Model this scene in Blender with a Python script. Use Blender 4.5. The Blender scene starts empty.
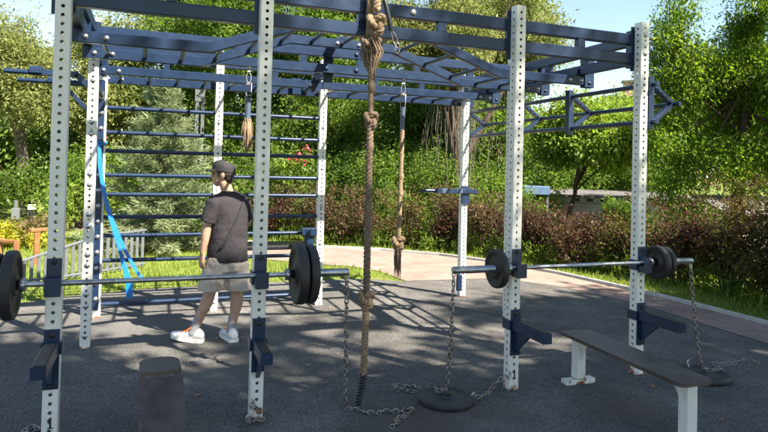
import bpy, math, random
import numpy as np
from mathutils import Vector, Matrix, noise as mnoise

random.seed(7)
SC = bpy.context.scene
COL = SC.collection
PI = math.pi
V = Vector
def up(z): return V((0, 0, z))

# ------------------------------------------------------------------ materials
def mat(name, col, rough=.6, metal=0., spec=.5, var=.0, scale=6., bump=0., bscale=60., col2=None, rvar=0., island=None, obj_coords=True):
    m = bpy.data.materials.new(name); m.use_nodes = True
    nt = m.node_tree; N = nt.nodes; L = nt.links
    b = N['Principled BSDF']
    b.inputs['Roughness'].default_value = rough
    b.inputs['Metallic'].default_value = metal
    b.inputs['Specular IOR Level'].default_value = spec
    b.inputs['Base Color'].default_value = (*col, 1)
    tc = N.new('ShaderNodeTexCoord')
    if var > 0 or col2 is not None:
        n = N.new('ShaderNodeTexNoise'); n.inputs['Scale'].default_value = scale
        n.inputs['Detail'].default_value = 6; n.inputs['Roughness'].default_value = .65
        L.new(tc.outputs['Object'], n.inputs['Vector'])
        r = N.new('ShaderNodeValToRGB')
        c2 = col2 if col2 is not None else tuple(c*(1-var) for c in col)
        c1 = tuple(min(1, c*(1+var*.5)) for c in col) if col2 is None else col
        r.color_ramp.elements[0].position = .35; r.color_ramp.elements[0].color = (*c2, 1)
        r.color_ramp.elements[1].position = .65; r.color_ramp.elements[1].color = (*c1, 1)
        L.new(n.outputs['Fac'], r.inputs['Fac']); L.new(r.outputs['Color'], b.inputs['Base Color'])
        if rvar:
            mr = N.new('ShaderNodeMapRange'); mr.inputs['To Min'].default_value = rough-rvar; mr.inputs['To Max'].default_value = rough+rvar
            L.new(n.outputs['Fac'], mr.inputs['Value']); L.new(mr.outputs['Result'], b.inputs['Roughness'])
    if bump > 0:
        n2 = N.new('ShaderNodeTexNoise'); n2.inputs['Scale'].default_value = bscale; n2.inputs['Detail'].default_value = 4
        L.new(tc.outputs['Object'], n2.inputs['Vector'])
        bp = N.new('ShaderNodeBump'); bp.inputs['Strength'].default_value = bump; bp.inputs['Distance'].default_value = .01
        L.new(n2.outputs['Fac'], bp.inputs['Height']); L.new(bp.outputs['Normal'], b.inputs['Normal'])
    return m

def leaf_mat(name, cols, trans=.35, rough=.5, clump=1.2):
    """leaf colours vary from leaf to leaf (island) and from bough to bough (noise)"""
    m = bpy.data.materials.new(name); m.use_nodes = True
    nt = m.node_tree; N = nt.nodes; L = nt.links
    b = N['Principled BSDF']; b.inputs['Roughness'].default_value = rough; b.inputs['Specular IOR Level'].default_value = .2
    g = N.new('ShaderNodeNewGeometry'); tc = N.new('ShaderNodeTexCoord')
    n = N.new('ShaderNodeTexNoise'); n.inputs['Scale'].default_value = clump; n.inputs['Detail'].default_value = 3
    L.new(tc.outputs['Object'], n.inputs['Vector'])
    mx = N.new('ShaderNodeMath'); mx.operation = 'MULTIPLY_ADD'; mx.inputs[1].default_value = .42
    L.new(g.outputs['Random Per Island'], mx.inputs[0])
    mu = N.new('ShaderNodeMath'); mu.operation = 'MULTIPLY'; mu.inputs[1].default_value = .62
    L.new(n.outputs['Fac'], mu.inputs[0]); L.new(mu.outputs[0], mx.inputs[2])
    r = N.new('ShaderNodeValToRGB'); e = r.color_ramp.elements
    e[0].position = .12; e[0].color = (*cols[0], 1); e[1].position = .85; e[1].color = (*cols[-1], 1)
    for i, c in enumerate(cols[1:-1]):
        k = e.new(.12+.73*(i+1)/(len(cols)-1)); k.color = (*c, 1)
    L.new(mx.outputs[0], r.inputs['Fac']); L.new(r.outputs['Color'], b.inputs['Base Color'])
    t = N.new('ShaderNodeBsdfTranslucent')
    hs = N.new('ShaderNodeHueSaturation'); hs.inputs['Saturation'].default_value = 1.15; hs.inputs['Value'].default_value = 1.5
    L.new(r.outputs['Color'], hs.inputs['Color']); L.new(hs.outputs['Color'], t.inputs['Color'])
    ms = N.new('ShaderNodeMixShader'); ms.inputs['Fac'].default_value = trans
    L.new(b.outputs[0], ms.inputs[1]); L.new(t.outputs[0], ms.inputs[2])
    L.new(ms.outputs[0], N['Material Output'].inputs['Surface'])
    return m

# ------------------------------------------------------------------ mesh builder
class MB:
    def __init__(s): s.v = []; s.f = []; s.sm = []; s.mi = []; s.cur = 0
    def add(s, vs, fs, smooth=False):
        o = len(s.v); s.v += [tuple(p) for p in vs]
        for f in fs: s.f.append(tuple(i+o for i in f)); s.sm.append(smooth); s.mi.append(s.cur)
        return s
    def beam(s, p0, p1, w, h, up=(0, 0, 1), ch=.004):
        """chamfered rectangular bar; w across, h along up"""
        p0, p1 = V(p0), V(p1); d = (p1-p0).normalized(); up = V(up)
        if abs(d.dot(up)) > .99: up = V((0, 1, 0))
        x = d.cross(up).normalized(); y = x.cross(d).normalized()
        a, b = w/2, h/2; c = min(ch, a*.6, b*.6)
        prof = [(-a+c, -b), (a-c, -b), (a, -b+c), (a, b-c), (a-c, b), (-a+c, b), (-a, b-c), (-a, -b+c)]
        vs = [p0+x*u+y*v for u, v in prof]+[p1+x*u+y*v for u, v in prof]
        fs = [(i, (i+1) % 8, 8+(i+1) % 8, 8+i) for i in range(8)]+[tuple(range(7, -1, -1)), tuple(range(8, 16))]
        return s.add(vs, fs)
    def box(s, c, sz, rz=0, ch=.003, rx=0):
        c = V(c); R = Matrix.Rotation(rz, 3, 'Z') @ Matrix.Rotation(rx, 3, 'X')
        d = R @ V((sz[0]/2, 0, 0))
        return s.beam(c-d, c+d, sz[1], sz[2], up=R @ V((0, 0, 1)), ch=ch)
    def tube(s, pts, rad, n=10, caps=True, smooth=True, round_ends=False, closed=False):
        pts = [V(p) for p in pts]
        if not hasattr(rad, '__len__'): rad = [rad]*len(pts)
        rad = list(rad)
        if round_ends:
            d0 = (pts[0]-pts[1]).normalized(); d1 = (pts[-1]-pts[-2]).normalized()
            A, ra, B, rb = [], [], [], []
            p0, r0, p1, r1 = pts[0], rad[0], pts[-1], rad[-1]
            for a in (75, 50, 25):
                t = math.radians(a); A.append(p0+d0*r0*math.sin(t)); ra.append(r0*math.cos(t))
            for a in (25, 50, 75):
                t = math.radians(a); B.append(p1+d1*r1*math.sin(t)); rb.append(r1*math.cos(t))
            pts = A+pts+B; rad = ra+rad+rb
        m = len(pts); vs = []; x = None
        for i, p in enumerate(pts):
            if closed: d = pts[(i+1) % m]-pts[i-1]
            else: d = pts[min(i+1, m-1)]-pts[max(i-1, 0)]
            d = d.normalized() if d.length > 1e-9 else V((0, 0, 1))
            if x is None: x = d.orthogonal().normalized()
            else:
                x = x-d*x.dot(d); x = x.normalized() if x.length > 1e-6 else d.orthogonal().normalized()
            y = d.cross(x)
            vs += [p+(x*math.cos(2*PI*k/n)+y*math.sin(2*PI*k/n))*rad[i] for k in range(n)]
        fs = []
        for i in range(m if closed else m-1):
            j = (i+1) % m
            fs += [(i*n+k, i*n+(k+1) % n, j*n+(k+1) % n, j*n+k) for k in range(n)]
        s.add(vs, fs, smooth)
        if caps and not closed: s.add(vs[:n], [tuple(range(n-1, -1, -1))]); s.add(vs[-n:], [tuple(range(n))])
        return s
    def lathe(s, c, axis, prof, n=32, smooth=True):
        """prof: (distance along the axis, radius)"""
        c, ax = V(c), V(axis).normalized(); x = ax.orthogonal().normalized(); y = ax.cross(x); vs = []
        for t, r in prof: vs += [c+ax*t+(x*math.cos(2*PI*k/n)+y*math.sin(2*PI*k/n))*r for k in range(n)]
        fs = [(i*n+k, i*n+(k+1) % n, (i+1)*n+(k+1) % n, (i+1)*n+k) for i in range(len(prof)-1) for k in range(n)]
        s.add(vs, fs, smooth)
        if prof[0][1] > 1e-5: s.add(vs[:n], [tuple(range(n-1, -1, -1))])
        if prof[-1][1] > 1e-5: s.add(vs[-n:], [tuple(range(n))])
        return s
    def prism(s, outline, z0, z1):
        """outline in x, y, extruded in z"""
        n = len(outline); vs = [(x, y, z0) for x, y in outline]+[(x, y, z1) for x, y in outline]
        return s.add(vs, [(i, (i+1) % n, n+(i+1) % n, n+i) for i in range(n)]+[tuple(range(n-1, -1, -1)), tuple(range(n, 2*n))])
    def ell(s, c, r, n=20, m=12, R=None):
        c = V(c); vs = []; R = R or Matrix.Identity(3)
        for i in range(m+1):
            t = PI*i/m
            for k in range(n):
                p = 2*PI*k/n; vs.append(c+R @ V((r[0]*math.sin(t)*math.cos(p), r[1]*math.sin(t)*math.sin(p), r[2]*math.cos(t))))
        return s.add(vs, [(i*n+k, (i+1)*n+k, (i+1)*n+(k+1) % n, i*n+(k+1) % n) for i in range(m) for k in range(n)], True)
    def bolt(s, c, ax, r=.018, h=.012):
        return s.lathe(c, ax, [(0, r*1.35), (.003, r*1.35), (.003, r), (h*.7, r*.9), (h, r*.5), (h, 0)], 12)

ROOT = {}
def link(name, me, mats, parent=None):
    o = bpy.data.objects.new(name, me); COL.objects.link(o)
    for m in (mats if isinstance(mats, (list, tuple)) else [mats]):
        if m.name not in [x.name for x in me.materials if x]: me.materials.append(m)
    if parent is not None: o.parent = parent
    return o
def root_of(o):
    while o.parent is not None: o = o.parent
    return o
def obj(name, mb, mats, parent=None, loc=None):
    """mb in world metres; a child's mesh is stored relative to its thing's base"""
    off = V((0, 0, 0))
    if parent is not None: off = root_of(parent).location.copy()
    elif loc is not None: off = V(loc)
    me = bpy.data.meshes.new(name)
    me.from_pydata([(x-off.x, y-off.y, z-off.z) for x, y, z in mb.v], [], mb.f)
    me.polygons.foreach_set('use_smooth', mb.sm); me.polygons.foreach_set('material_index', mb.mi); me.update()
    o = link(name, me, mats, parent)
    if parent is None and loc is not None: o.location = off
    return o
def quads(name, P, mats, parent=None, loc=None, smooth=False, idx=None):
    """P: (n,4,3) numpy array of separate quads"""
    off = np.array(root_of(parent).location if parent is not None else (loc if loc is not None else (0, 0, 0)))
    n = len(P); me = bpy.data.meshes.new(name)
    me.vertices.add(4*n); me.vertices.foreach_set('co', (P-off).reshape(-1).astype(np.float32))
    me.loops.add(4*n); me.loops.foreach_set('vertex_index', np.arange(4*n, dtype=np.int32))
    me.polygons.add(n); me.polygons.foreach_set('loop_start', np.arange(0, 4*n, 4, dtype=np.int32))
    me.polygons.foreach_set('loop_total', np.full(n, 4, dtype=np.int32))
    me.update(calc_edges=True)
    o = link(name, me, mats, parent)
    if idx is not None: me.polygons.foreach_set('material_index', idx.astype(np.int32))
    if parent is None and loc is not None: o.location = loc
    return o
def tag(o, label=None, cat=None, group=None, kind=None):
    if label: o['label'] = label
    if cat: o['category'] = cat
    if group: o['group'] = group
    if kind: o['kind'] = kind
    return o
def thing(name, label, cat, loc, group=None):
    o = bpy.data.objects.new(name, None); COL.objects.link(o); o.location = loc; o.empty_display_size = .1
    return tag(o, label, cat, group)
def copy_tree(o, parent=None, delta=None):
    c = o.copy(); COL.objects.link(c)
    if parent is not None: c.parent = parent
    if delta is not None: c.location = V(c.location)+V(delta)
    for ch in o.children: copy_tree(ch, c)
    return c

# ------------------------------------------------------------------ palette
M = {}
def rust_paint(name, col, rust_h):
    """off-white powder coat with scuffs, rust blooming near the foot"""
    m = mat(name, col, .38, spec=.45, var=.06, scale=9, bump=.05, bscale=180)
    N = m.node_tree.nodes; L = m.node_tree.links; b = N['Principled BSDF']
    src = b.inputs['Base Color'].links[0].from_socket
    g = N.new('ShaderNodeNewGeometry'); sx = N.new('ShaderNodeSeparateXYZ'); L.new(g.outputs['Position'], sx.inputs[0])
    mr = N.new('ShaderNodeMapRange'); mr.inputs['From Min'].default_value = 0; mr.inputs['From Max'].default_value = rust_h
    mr.inputs['To Min'].default_value = .22; mr.inputs['To Max'].default_value = -.12
    L.new(sx.outputs['Z'], mr.inputs['Value'])
    n = N.new('ShaderNodeTexNoise'); n.inputs['Scale'].default_value = 16; n.inputs['Detail'].default_value = 8
    L.new(g.outputs['Position'], n.inputs['Vector'])
    a = N.new('ShaderNodeMath'); a.operation = 'ADD'; L.new(mr.outputs[0], a.inputs[0]); L.new(n.outputs['Fac'], a.inputs[1])
    r = N.new('ShaderNodeValToRGB'); r.color_ramp.elements[0].position = .62; r.color_ramp.elements[1].position = .74
    r.color_ramp.elements[0].color = (0, 0, 0, 1); r.color_ramp.elements[1].color = (1, 1, 1, 1)
    L.new(a.outputs[0], r.inputs['Fac'])
    mx = N.new('ShaderNodeMix'); mx.data_type = 'RGBA'; mx.inputs['B'].default_value = (.2, .075, .025, 1)
    L.new(r.outputs['Color'], mx.inputs['Factor']); L.new(src, mx.inputs['A']); L.new(mx.outputs['Result'], b.inputs['Base Color'])
    src = b.inputs['Base Color'].links[0].from_socket
    mp = N.new('ShaderNodeMapping'); mp.inputs['Scale'].default_value = (1, 1, .35); L.new(g.outputs['Position'], mp.inputs['Vector'])
    n3 = N.new('ShaderNodeTexNoise'); n3.inputs['Scale'].default_value = 38; n3.inputs['Detail'].default_value = 9; n3.inputs['Roughness'].default_value = .72; L.new(mp.outputs[0], n3.inputs['Vector'])
    r3 = N.new('ShaderNodeValToRGB'); r3.color_ramp.elements[0].position = .6; r3.color_ramp.elements[1].position = .7
    r3.color_ramp.elements[0].color = (0, 0, 0, 1); r3.color_ramp.elements[1].color = (.55, .55, .55, 1); L.new(n3.outputs['Fac'], r3.inputs['Fac'])
    m3 = N.new('ShaderNodeMix'); m3.data_type = 'RGBA'; m3.inputs['B'].default_value = (.3, .28, .25, 1)
    L.new(r3.outputs['Color'], m3.inputs['Factor']); L.new(src, m3.inputs['A']); L.new(m3.outputs['Result'], b.inputs['Base Color'])
    return m
M['white'] = rust_paint('off_white_paint', (.7, .68, .625), .12)
M['navy'] = mat('navy_paint', (.009, .025, .062), .34, spec=.45, var=.22, scale=11, rvar=.08, bump=.03, bscale=120)
M['steel'] = mat('galvanised_steel', (.5, .5, .5), .38, metal=.9, var=.25, scale=30)
M['bar'] = mat('bar_steel', (.42, .43, .45), .32, metal=.85, var=.3, scale=14, rvar=.1)
M['sleeve'] = mat('sleeve_steel', (.36, .37, .38), .3, metal=.9, var=.3, scale=20, rvar=.08)
M['chain'] = mat('chain_steel', (.36, .35, .33), .4, metal=.85, var=.5, scale=30, col2=(.17, .12, .09))
M['plate'] = mat('black_iron', (.016, .016, .017), .55, spec=.4, var=.5, scale=26, col2=(.03, .028, .026), bump=.15, bscale=150)
M['rubber_edge'] = mat('plate_rubber', (.028, .027, .028), .6, var=.5, scale=12, bump=.1, bscale=90)
M['wood'] = mat('dark_plywood', (.085, .064, .056), .42, spec=.4, var=.5, scale=5, rvar=.1, bump=.12, bscale=220)
M['ply_edge'] = mat('plywood_edge', (.09, .068, .052), .7, var=.4, scale=30)
M['rope'] = mat('manila_rope', (.31, .215, .138), .9, spec=.15, var=.4, scale=45, bump=.6, bscale=300)
M['rope_dark'] = mat('weathered_rope', (.215, .155, .112), .92, spec=.1, var=.4, scale=40, bump=.6, bscale=300)
M['black_plastic'] = mat('black_shrink_wrap', (.012, .013, .016), .35, var=.3, scale=30)
M['blue_band'] = mat('blue_latex', (.0, .16, .52), .4, spec=.5, var=.15, scale=9)
M['grey_sleeve'] = mat('grey_blue_sleeve', (.06, .09, .14), .4, var=.2, scale=20)
M['rust'] = mat('rusty_steel', (.2, .09, .04), .8, var=.4, scale=40)
M['skin'] = mat('skin', (.43, .25, .17), .58, spec=.3, var=.22, scale=18, bump=.05, bscale=200)
M['hair'] = mat('dark_hair', (.018, .013, .01), .55, var=.4, scale=90, bump=.4, bscale=250)
M['shirt'] = mat('charcoal_jersey', (.03, .027, .03), .85, spec=.2, var=.06, scale=5, bump=.1, bscale=380)
M['shorts'] = mat('light_grey_cotton', (.4, .345, .3), .85, spec=.2, var=.12, scale=12, bump=.12, bscale=320)
M['cap'] = mat('black_cap_cotton', (.024, .024, .027), .75, spec=.25, var=.25, scale=22, bump=.15, bscale=350)
M['shoe'] = mat('white_knit', (.72, .71, .69), .65, spec=.3, var=.12, scale=30, bump=.25, bscale=260)
M['sole'] = mat('white_foam_sole', (.7, .68, .64), .6, var=.2, scale=18)
M['orange'] = mat('orange_lace', (.85, .17, .03), .7, var=.1, scale=30)
M['sock'] = mat('grey_sock', (.27, .27, .28), .9, var=.25, scale=60, bump=.3, bscale=300)
M['bark'] = mat('brown_bark', (.075, .055, .042), .9, spec=.1, var=.5, scale=9, bump=.9, bscale=22)
M['bark_grey'] = mat('grey_bark', (.15, .125, .1), .9, spec=.1, var=.5, scale=8, bump=.9, bscale=25)
M['twig'] = mat('dry_twig', (.19, .17, .135), .9, spec=.1, var=.4, scale=10)
M['galv_rail'] = mat('grey_rail_paint', (.12, .132, .14), .5, var=.12, scale=12)
M['orange_wood'] = mat('orange_stained_timber', (.27, .115, .042), .65, var=.35, scale=7, bump=.2, bscale=50)
M['black_metal'] = mat('black_powder_coat', (.015, .015, .017), .45, var=.3, scale=20)
M['lamp_white'] = mat('white_opal_cap', (.8, .8, .78), .4, var=.05, scale=10)
M['lamp_grey'] = mat('lamp_grey_paint', (.1, .11, .11), .45, var=.15, scale=9)
M['wall_pale'] = mat('pale_render', (.5, .46, .41), .85, var=.18, scale=2.5, bump=.1, bscale=40)
M['roof_grey'] = mat('grey_roof_sheet', (.12, .11, .105), .7, var=.25, scale=3)
M['vent_dark'] = mat('dark_opening', (.03, .03, .03), .8, var=.2, scale=9)
M['roof_blue'] = mat('blue_tarpaulin', (.09, .155, .26), .5, var=.15, scale=4)
M['brick'] = mat('pinkish_brick', (.38, .24, .19), .9, var=.25, scale=3, bump=.2, bscale=14)
M['dirt_leaf'] = mat('dry_leaf', (.4, .22, .1), .8, var=.3, scale=30)
M['scrap'] = mat('grey_torn_rubber', (.085, .083, .08), .85, var=.3, scale=20)
M['number'] = mat('black_stencil_paint', (.02, .018, .016), .7, var=.3, scale=30)
M['blossom'] = mat('red_blossom', (.6, .05, .08), .6, var=.3, scale=12)

LF = {
 'olive': leaf_mat('olive_willow_leaves', [(.1, .125, .038), (.18, .205, .065), (.27, .28, .11)], .4),
 'deep': leaf_mat('deep_green_leaves', [(.035, .075, .015), (.085, .14, .026), (.16, .22, .045)], .45),
 'mid': leaf_mat('mid_green_leaves', [(.045, .095, .02), (.11, .18, .034), (.2, .265, .06)], .5),
 'bright': leaf_mat('bright_green_leaves', [(.11, .19, .03), (.2, .28, .055), (.28, .36, .09)], .5),
 'ash': leaf_mat('yellow_green_ash_leaves', [(.048, .11, .02), (.1, .19, .032), (.18, .26, .046), (.28, .32, .07)], .58),
 'spruce': leaf_mat('blue_green_needles', [(.1, .145, .07), (.19, .24, .12), (.3, .33, .19)], .2, .6, 2.5),
 'hedge_red': leaf_mat('red_brown_hedge_leaves', [(.045, .016, .016), (.09, .032, .03), (.06, .065, .02), (.16, .07, .06)], .35, .5, 1.8),
 'hedge_pink': leaf_mat('pinkish_hedge_leaves', [(.065, .026, .024), (.12, .048, .042), (.07, .095, .026), (.2, .1, .085)], .35, .5, 1.8),
 'hedge_green': leaf_mat('olive_hedge_leaves', [(.045, .03, .012), (.08, .095, .022), (.1, .05, .03), (.17, .18, .04)], .4, .5, 1.8),
 'low': leaf_mat('green_weeds', [(.06, .11, .018), (.12, .19, .035), (.2, .26, .06)], .45),
 'brown': leaf_mat('brown_bush_leaves', [(.08, .045, .025), (.15, .1, .045), (.14, .15, .045)], .3),
 'yellow': leaf_mat('yellow_flowering_leaves', [(.09, .13, .03), (.25, .26, .03), (.5, .4, .04)], .3),
 'grass': leaf_mat('lawn_grass', [(.1, .16, .024), (.19, .26, .04), (.28, .33, .08)], .45),
}

# ------------------------------------------------------------------ ground, lawn, path
def plain(name, poly, z, m, kind='structure', skirt=0):
    mb = MB()
    if skirt: mb.prism(poly, z-skirt, z)
    else: mb.add([(x, y, z) for x, y in poly], [tuple(range(len(poly)))])
    return tag(obj(name, mb, m), kind=kind)
def ground_mat(name, cols, scale, bump, bscale):
    m = bpy.data.materials.new(name); m.use_nodes = True
    N = m.node_tree.nodes; L = m.node_tree.links; b = N['Principled BSDF']; b.inputs['Roughness'].default_value = .95
    b.inputs['Specular IOR Level'].default_value = .15
    g = N.new('ShaderNodeNewGeometry')
    n = N.new('ShaderNodeTexNoise'); n.inputs['Scale'].default_value = scale; n.inputs['Detail'].default_value = 9; n.inputs['Roughness'].default_value = .7
    L.new(g.outputs['Position'], n.inputs['Vector'])
    r = N.new('ShaderNodeValToRGB'); e = r.color_ramp.elements
    e[0].position = .3; e[0].color = (*cols[0], 1); e[1].position = .7; e[1].color = (*cols[-1], 1)
    if len(cols) > 2: k = e.new(.5); k.color = (*cols[1], 1)
    L.new(n.outputs['Fac'], r.inputs['Fac']); L.new(r.outputs['Color'], b.inputs['Base Color'])
    n2 = N.new('ShaderNodeTexNoise'); n2.inputs['Scale'].default_value = bscale; n2.inputs['Detail'].default_value = 3
    L.new(g.outputs['Position'], n2.inputs['Vector'])
    bp = N.new('ShaderNodeBump'); bp.inputs['Strength'].default_value = bump; bp.inputs['Distance'].default_value = .02
    L.new(n2.outputs['Fac'], bp.inputs['Height']); L.new(bp.outputs['Normal'], b.inputs['Normal'])
    return m, N, L, b, g, r
gm = ground_mat('lawn_soil', [(.07, .09, .02), (.12, .155, .03), (.17, .18, .05)], 1.6, .5, 60)[0]
S = 260
ground = plain('ground', [(-S, -S), (S, -S), (S, S), (-S, S)], 0, gm)

# rubber crumb safety floor: fine granules, worn paler lanes, brown dirt near the chained plate
rm, N, L, b, g, r = ground_mat('rubber_crumb', [(.074, .072, .069), (.112, .107, .101), (.17, .161, .15)], 1.1, .55, 210)
src = r.outputs['Color']
vo = N.new('ShaderNodeTexVoronoi'); vo.inputs['Scale'].default_value = 170; L.new(g.outputs['Position'], vo.inputs['Vector'])
vr = N.new('ShaderNodeValToRGB'); vr.color_ramp.elements[0].color = (.4, .4, .4, 1); vr.color_ramp.elements[1].color = (1.65, 1.65, 1.62, 1)
sp = N.new('ShaderNodeSeparateColor'); L.new(vo.outputs['Color'], sp.inputs[0]); L.new(sp.outputs[0], vr.inputs['Fac'])
mg = N.new('ShaderNodeMix'); mg.data_type = 'RGBA'; mg.blend_type = 'MULTIPLY'; mg.inputs['Factor'].default_value = 1
L.new(src, mg.inputs['A']); L.new(vr.outputs['Color'], mg.inputs['B'])
def blob(cx, cy, rx, ry):
    s1 = N.new('ShaderNodeVectorMath'); s1.operation = 'SUBTRACT'; s1.inputs[1].default_value = (cx, cy, 0); L.new(g.outputs['Position'], s1.inputs[0])
    s2 = N.new('ShaderNodeVectorMath'); s2.operation = 'DIVIDE'; s2.inputs[1].default_value = (rx, ry, 1); L.new(s1.outputs[0], s2.inputs[0])
    ln = N.new('ShaderNodeVectorMath'); ln.operation = 'LENGTH'; L.new(s2.outputs[0], ln.inputs[0]); return ln.outputs['Value']
nn = N.new('ShaderNodeTexNoise'); nn.inputs['Scale'].default_value = 3.2; nn.inputs['Detail'].default_value = 8; L.new(g.outputs['Position'], nn.inputs['Vector'])
prev = mg.outputs['Result']
for (cx, cy, rx, ry, colr, amt) in ((2.2, -.35, .75, .6, (.1, .078, .064), .7), (3.5, -.55, .4, .22, (.14, .105, .085), .6), (1.0, .95, .6, .4, (.13, .125, .115), .5), (.5, 2.4, 1.7, .9, (.13, .127, .12), .6), (2.9, -1., .5, .3, (.105, .085, .07), .5)):
    d = blob(cx, cy, rx, ry)
    ad = N.new('ShaderNodeMath'); ad.operation = 'MULTIPLY_ADD'; ad.inputs[1].default_value = 1.6; L.new(nn.outputs['Fac'], ad.inputs[0])
    ng = N.new('ShaderNodeMath'); ng.operation = 'MULTIPLY'; ng.inputs[1].default_value = -1; L.new(d, ng.inputs[0]); L.new(ng.outputs[0], ad.inputs[2])
    rr = N.new('ShaderNodeMapRange'); rr.inputs['From Min'].default_value = -.2; rr.inputs['From Max'].default_value = .6; rr.inputs['To Max'].default_value = amt; L.new(ad.outputs[0], rr.inputs['Value'])
    mm = N.new('ShaderNodeMix'); mm.data_type = 'RGBA'; mm.inputs['B'].default_value = (*colr, 1)
    L.new(rr.outputs[0], mm.inputs['Factor']); L.new(prev, mm.inputs['A']); prev = mm.outputs['Result']
L.new(prev, b.inputs['Base Color'])
FLOOR = [(-14, -9), (5.6, -9), (5.75, -3), (5.85, -1), (5.97, .29), (6.04, 1.98), (5.8, 3.1), (5.27, 3.91), (4.6, 3.97), (3.81, 4.01), (3.4, 4.3), (2.84, 4.39), (1.5, 4.36), (.39, 4.28), (-.4, 4.05), (-.91, 3.77), (-2.5, 3.3), (-14, 1.6)]
plain('rubber_floor', FLOOR, .008, rm)

pm, N, L, b, g, r = ground_mat('pink_paving', [(.2, .145, .12), (.265, .195, .163), (.32, .245, .205)], 1.6, .15, 90)
bk = N.new('ShaderNodeTexBrick'); bk.inputs['Scale'].default_value = 5; bk.inputs['Mortar Size'].default_value = .012
bk.inputs['Color1'].default_value = (1, 1, 1, 1); bk.inputs['Color2'].default_value = (.84, .84, .86, 1); bk.inputs['Mortar'].default_value = (.6, .58, .55, 1)
L.new(g.outputs['Position'], bk.inputs['Vector'])
mg = N.new('ShaderNodeMix'); mg.data_type = 'RGBA'; mg.blend_type = 'MULTIPLY'; mg.inputs['Factor'].default_value = 1
L.new(r.outputs['Color'], mg.inputs['A']); L.new(bk.outputs['Color'], mg.inputs['B']); L.new(mg.outputs['Result'], b.inputs['Base Color'])
PFAR = [(-1.6, 14.5), (.3, 11.2), (1.6, 9.2), (2.6, 8.3), (3.55, 7.62), (4.56, 7.01), (5.41, 6.19), (6.02, 5.14), (6.38, 3.99), (6.59, 2.57), (6.65, 1.67), (6.66, .81), (6.55, -1), (6.35, -3), (6.2, -9)]
PNEAR = [(5.6, -9), (5.75, -3), (5.85, -1), (5.97, .29), (6.04, 1.98), (5.8, 3.1), (5.27, 3.91), (4.6, 3.97), (3.83, 4.02), (3.75, 4.84), (3.44, 5.38), (3.03, 5.66), (2.3, 6.3), (1.7, 7.1), (.9, 8.3), (-.4, 10.4), (-2.6, 13.8)]
plain('path', PFAR+PNEAR, .012, pm)
km = mat('pale_kerb_stone', (.42, .4, .37), .85, var=.2, scale=6, bump=.2, bscale=60)
kb = MB()
for a, c in zip(PFAR[1:-1], PFAR[2:]): kb.beam((*a, .025), (*c, .025), .05, .06)
tag(obj('kerb_strip', kb, km), kind='structure')

# ------------------------------------------------------------------ the training rig
RX, RY = 2.06, 1.47
rig = thing('training_rig', 'big outdoor training rig of perforated white posts and navy beams on the rubber floor', 'training rig', (RX, RY, 0))
H = 2.79
def upright_mb():
    """80 mm square tube, a round hole every 50 mm on all four faces"""
    mb = MB(); hw = .04; c = .006; n = 12; rr = .0105
    for q in range(4):
        a = q*PI/2; ex = V((math.cos(a), math.sin(a), 0)); ey = V((-math.sin(a), math.cos(a), 0)); ez = V((0, 0, 1))
        P = lambda u, z, d=0.: ex*(hw-d)+ey*u+ez*z
        w = hw-c; z = .09; zs = []
        mb.add([P(-w, 0), P(w, 0), P(w, z-.025), P(-w, z-.025)], [(0, 1, 2, 3)])
        while z < H-.03:
            cell = [P(u, z+v) for u, v in ((-w, -.025), (w, -.025), (w, .025), (-w, .025))]
            ring = [P(rr*math.cos(2*PI*k/n-3*PI/4), z+rr*math.sin(2*PI*k/n-3*PI/4)) for k in range(n)]
            deep = [P(rr*math.cos(2*PI*k/n-3*PI/4), z+rr*math.sin(2*PI*k/n-3*PI/4), .005) for k in range(n)]
            fs = []
            for s in range(4):
                k0 = s*3
                for k in range(3): fs.append((s, 4+(k0+k+1) % n, 4+(k0+k) % n)) if False else None
                fs.append((s, (s+1) % 4, 4+(k0+3) % n, 4+(k0+2) % n, 4+(k0+1) % n, 4+k0))
            fs += [(4+k, 4+(k+1) % n, 4+n+(k+1) % n, 4+n+k) for k in range(n)]
            mb.add(cell+ring+deep, fs); z += .05
        mb.add([P(-w, z-.025), P(w, z-.025), P(w, H), P(-w, H)], [(0, 1, 2, 3)])
        e2 = V((-math.sin(a), math.cos(a), 0)); A = ex*hw+e2*w; B = e2*hw+ex*w     # rounded corner
        C = (ex+e2)*(hw-c*.3)
        mb.add([A, C, C+ez*H, A+ez*H], [(0, 1, 2, 3)]); mb.add([C, B, B+ez*H, C+ez*H], [(0, 1, 2, 3)])
    mb.add([(-.036, -.036, H), (.036, -.036, H), (.036, .036, H), (-.036, .036, H)], [(0, 1, 2, 3)])
    return mb
POSTS = {'F1': (0, 0), 'F2': (1.13, 0), 'F3': (2.97, 0), 'F4': (4.12, 0), 'B1': (0, 1.88), 'B4': (4.12, 1.88), 'P1': (0, 2.94), 'L1': (1.14, 2.94), 'L2': (2.29, 2.94), 'R3': (4.12, 2.94)}
um = upright_mb(); me_up = None; UP = {}
bpm = MB().box((0, 0, .012), (.15, .15, .02))
for k, (x, y) in POSTS.items():
    if me_up is None:
        me_up = bpy.data.meshes.new('upright'); me_up.from_pydata(um.v, [], um.f); me_up.update(); me_up.materials.append(M['white'])
    o = bpy.data.objects.new('upright', me_up); COL.objects.link(o); o.parent = rig; o.location = (x-RX, y-RY, 0); UP[k] = o
def part(name, mb, m, parent=None):
    return obj(name, mb, m, parent if parent is not None else rig)
def sub(name, mb, m, key):
    """sub-part under an upright; mesh kept relative to that upright"""
    x, y = POSTS[key]; me = bpy.data.meshes.new(name)
    me.from_pydata([(a-x, b_-y, c) for a, b_, c in mb.v], [], mb.f); me.polygons.foreach_set('use_smooth', mb.sm); me.update()
    return link(name, me, m, UP[key])
UZ, LZ, HB = 2.665, 2.51, .085
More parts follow.
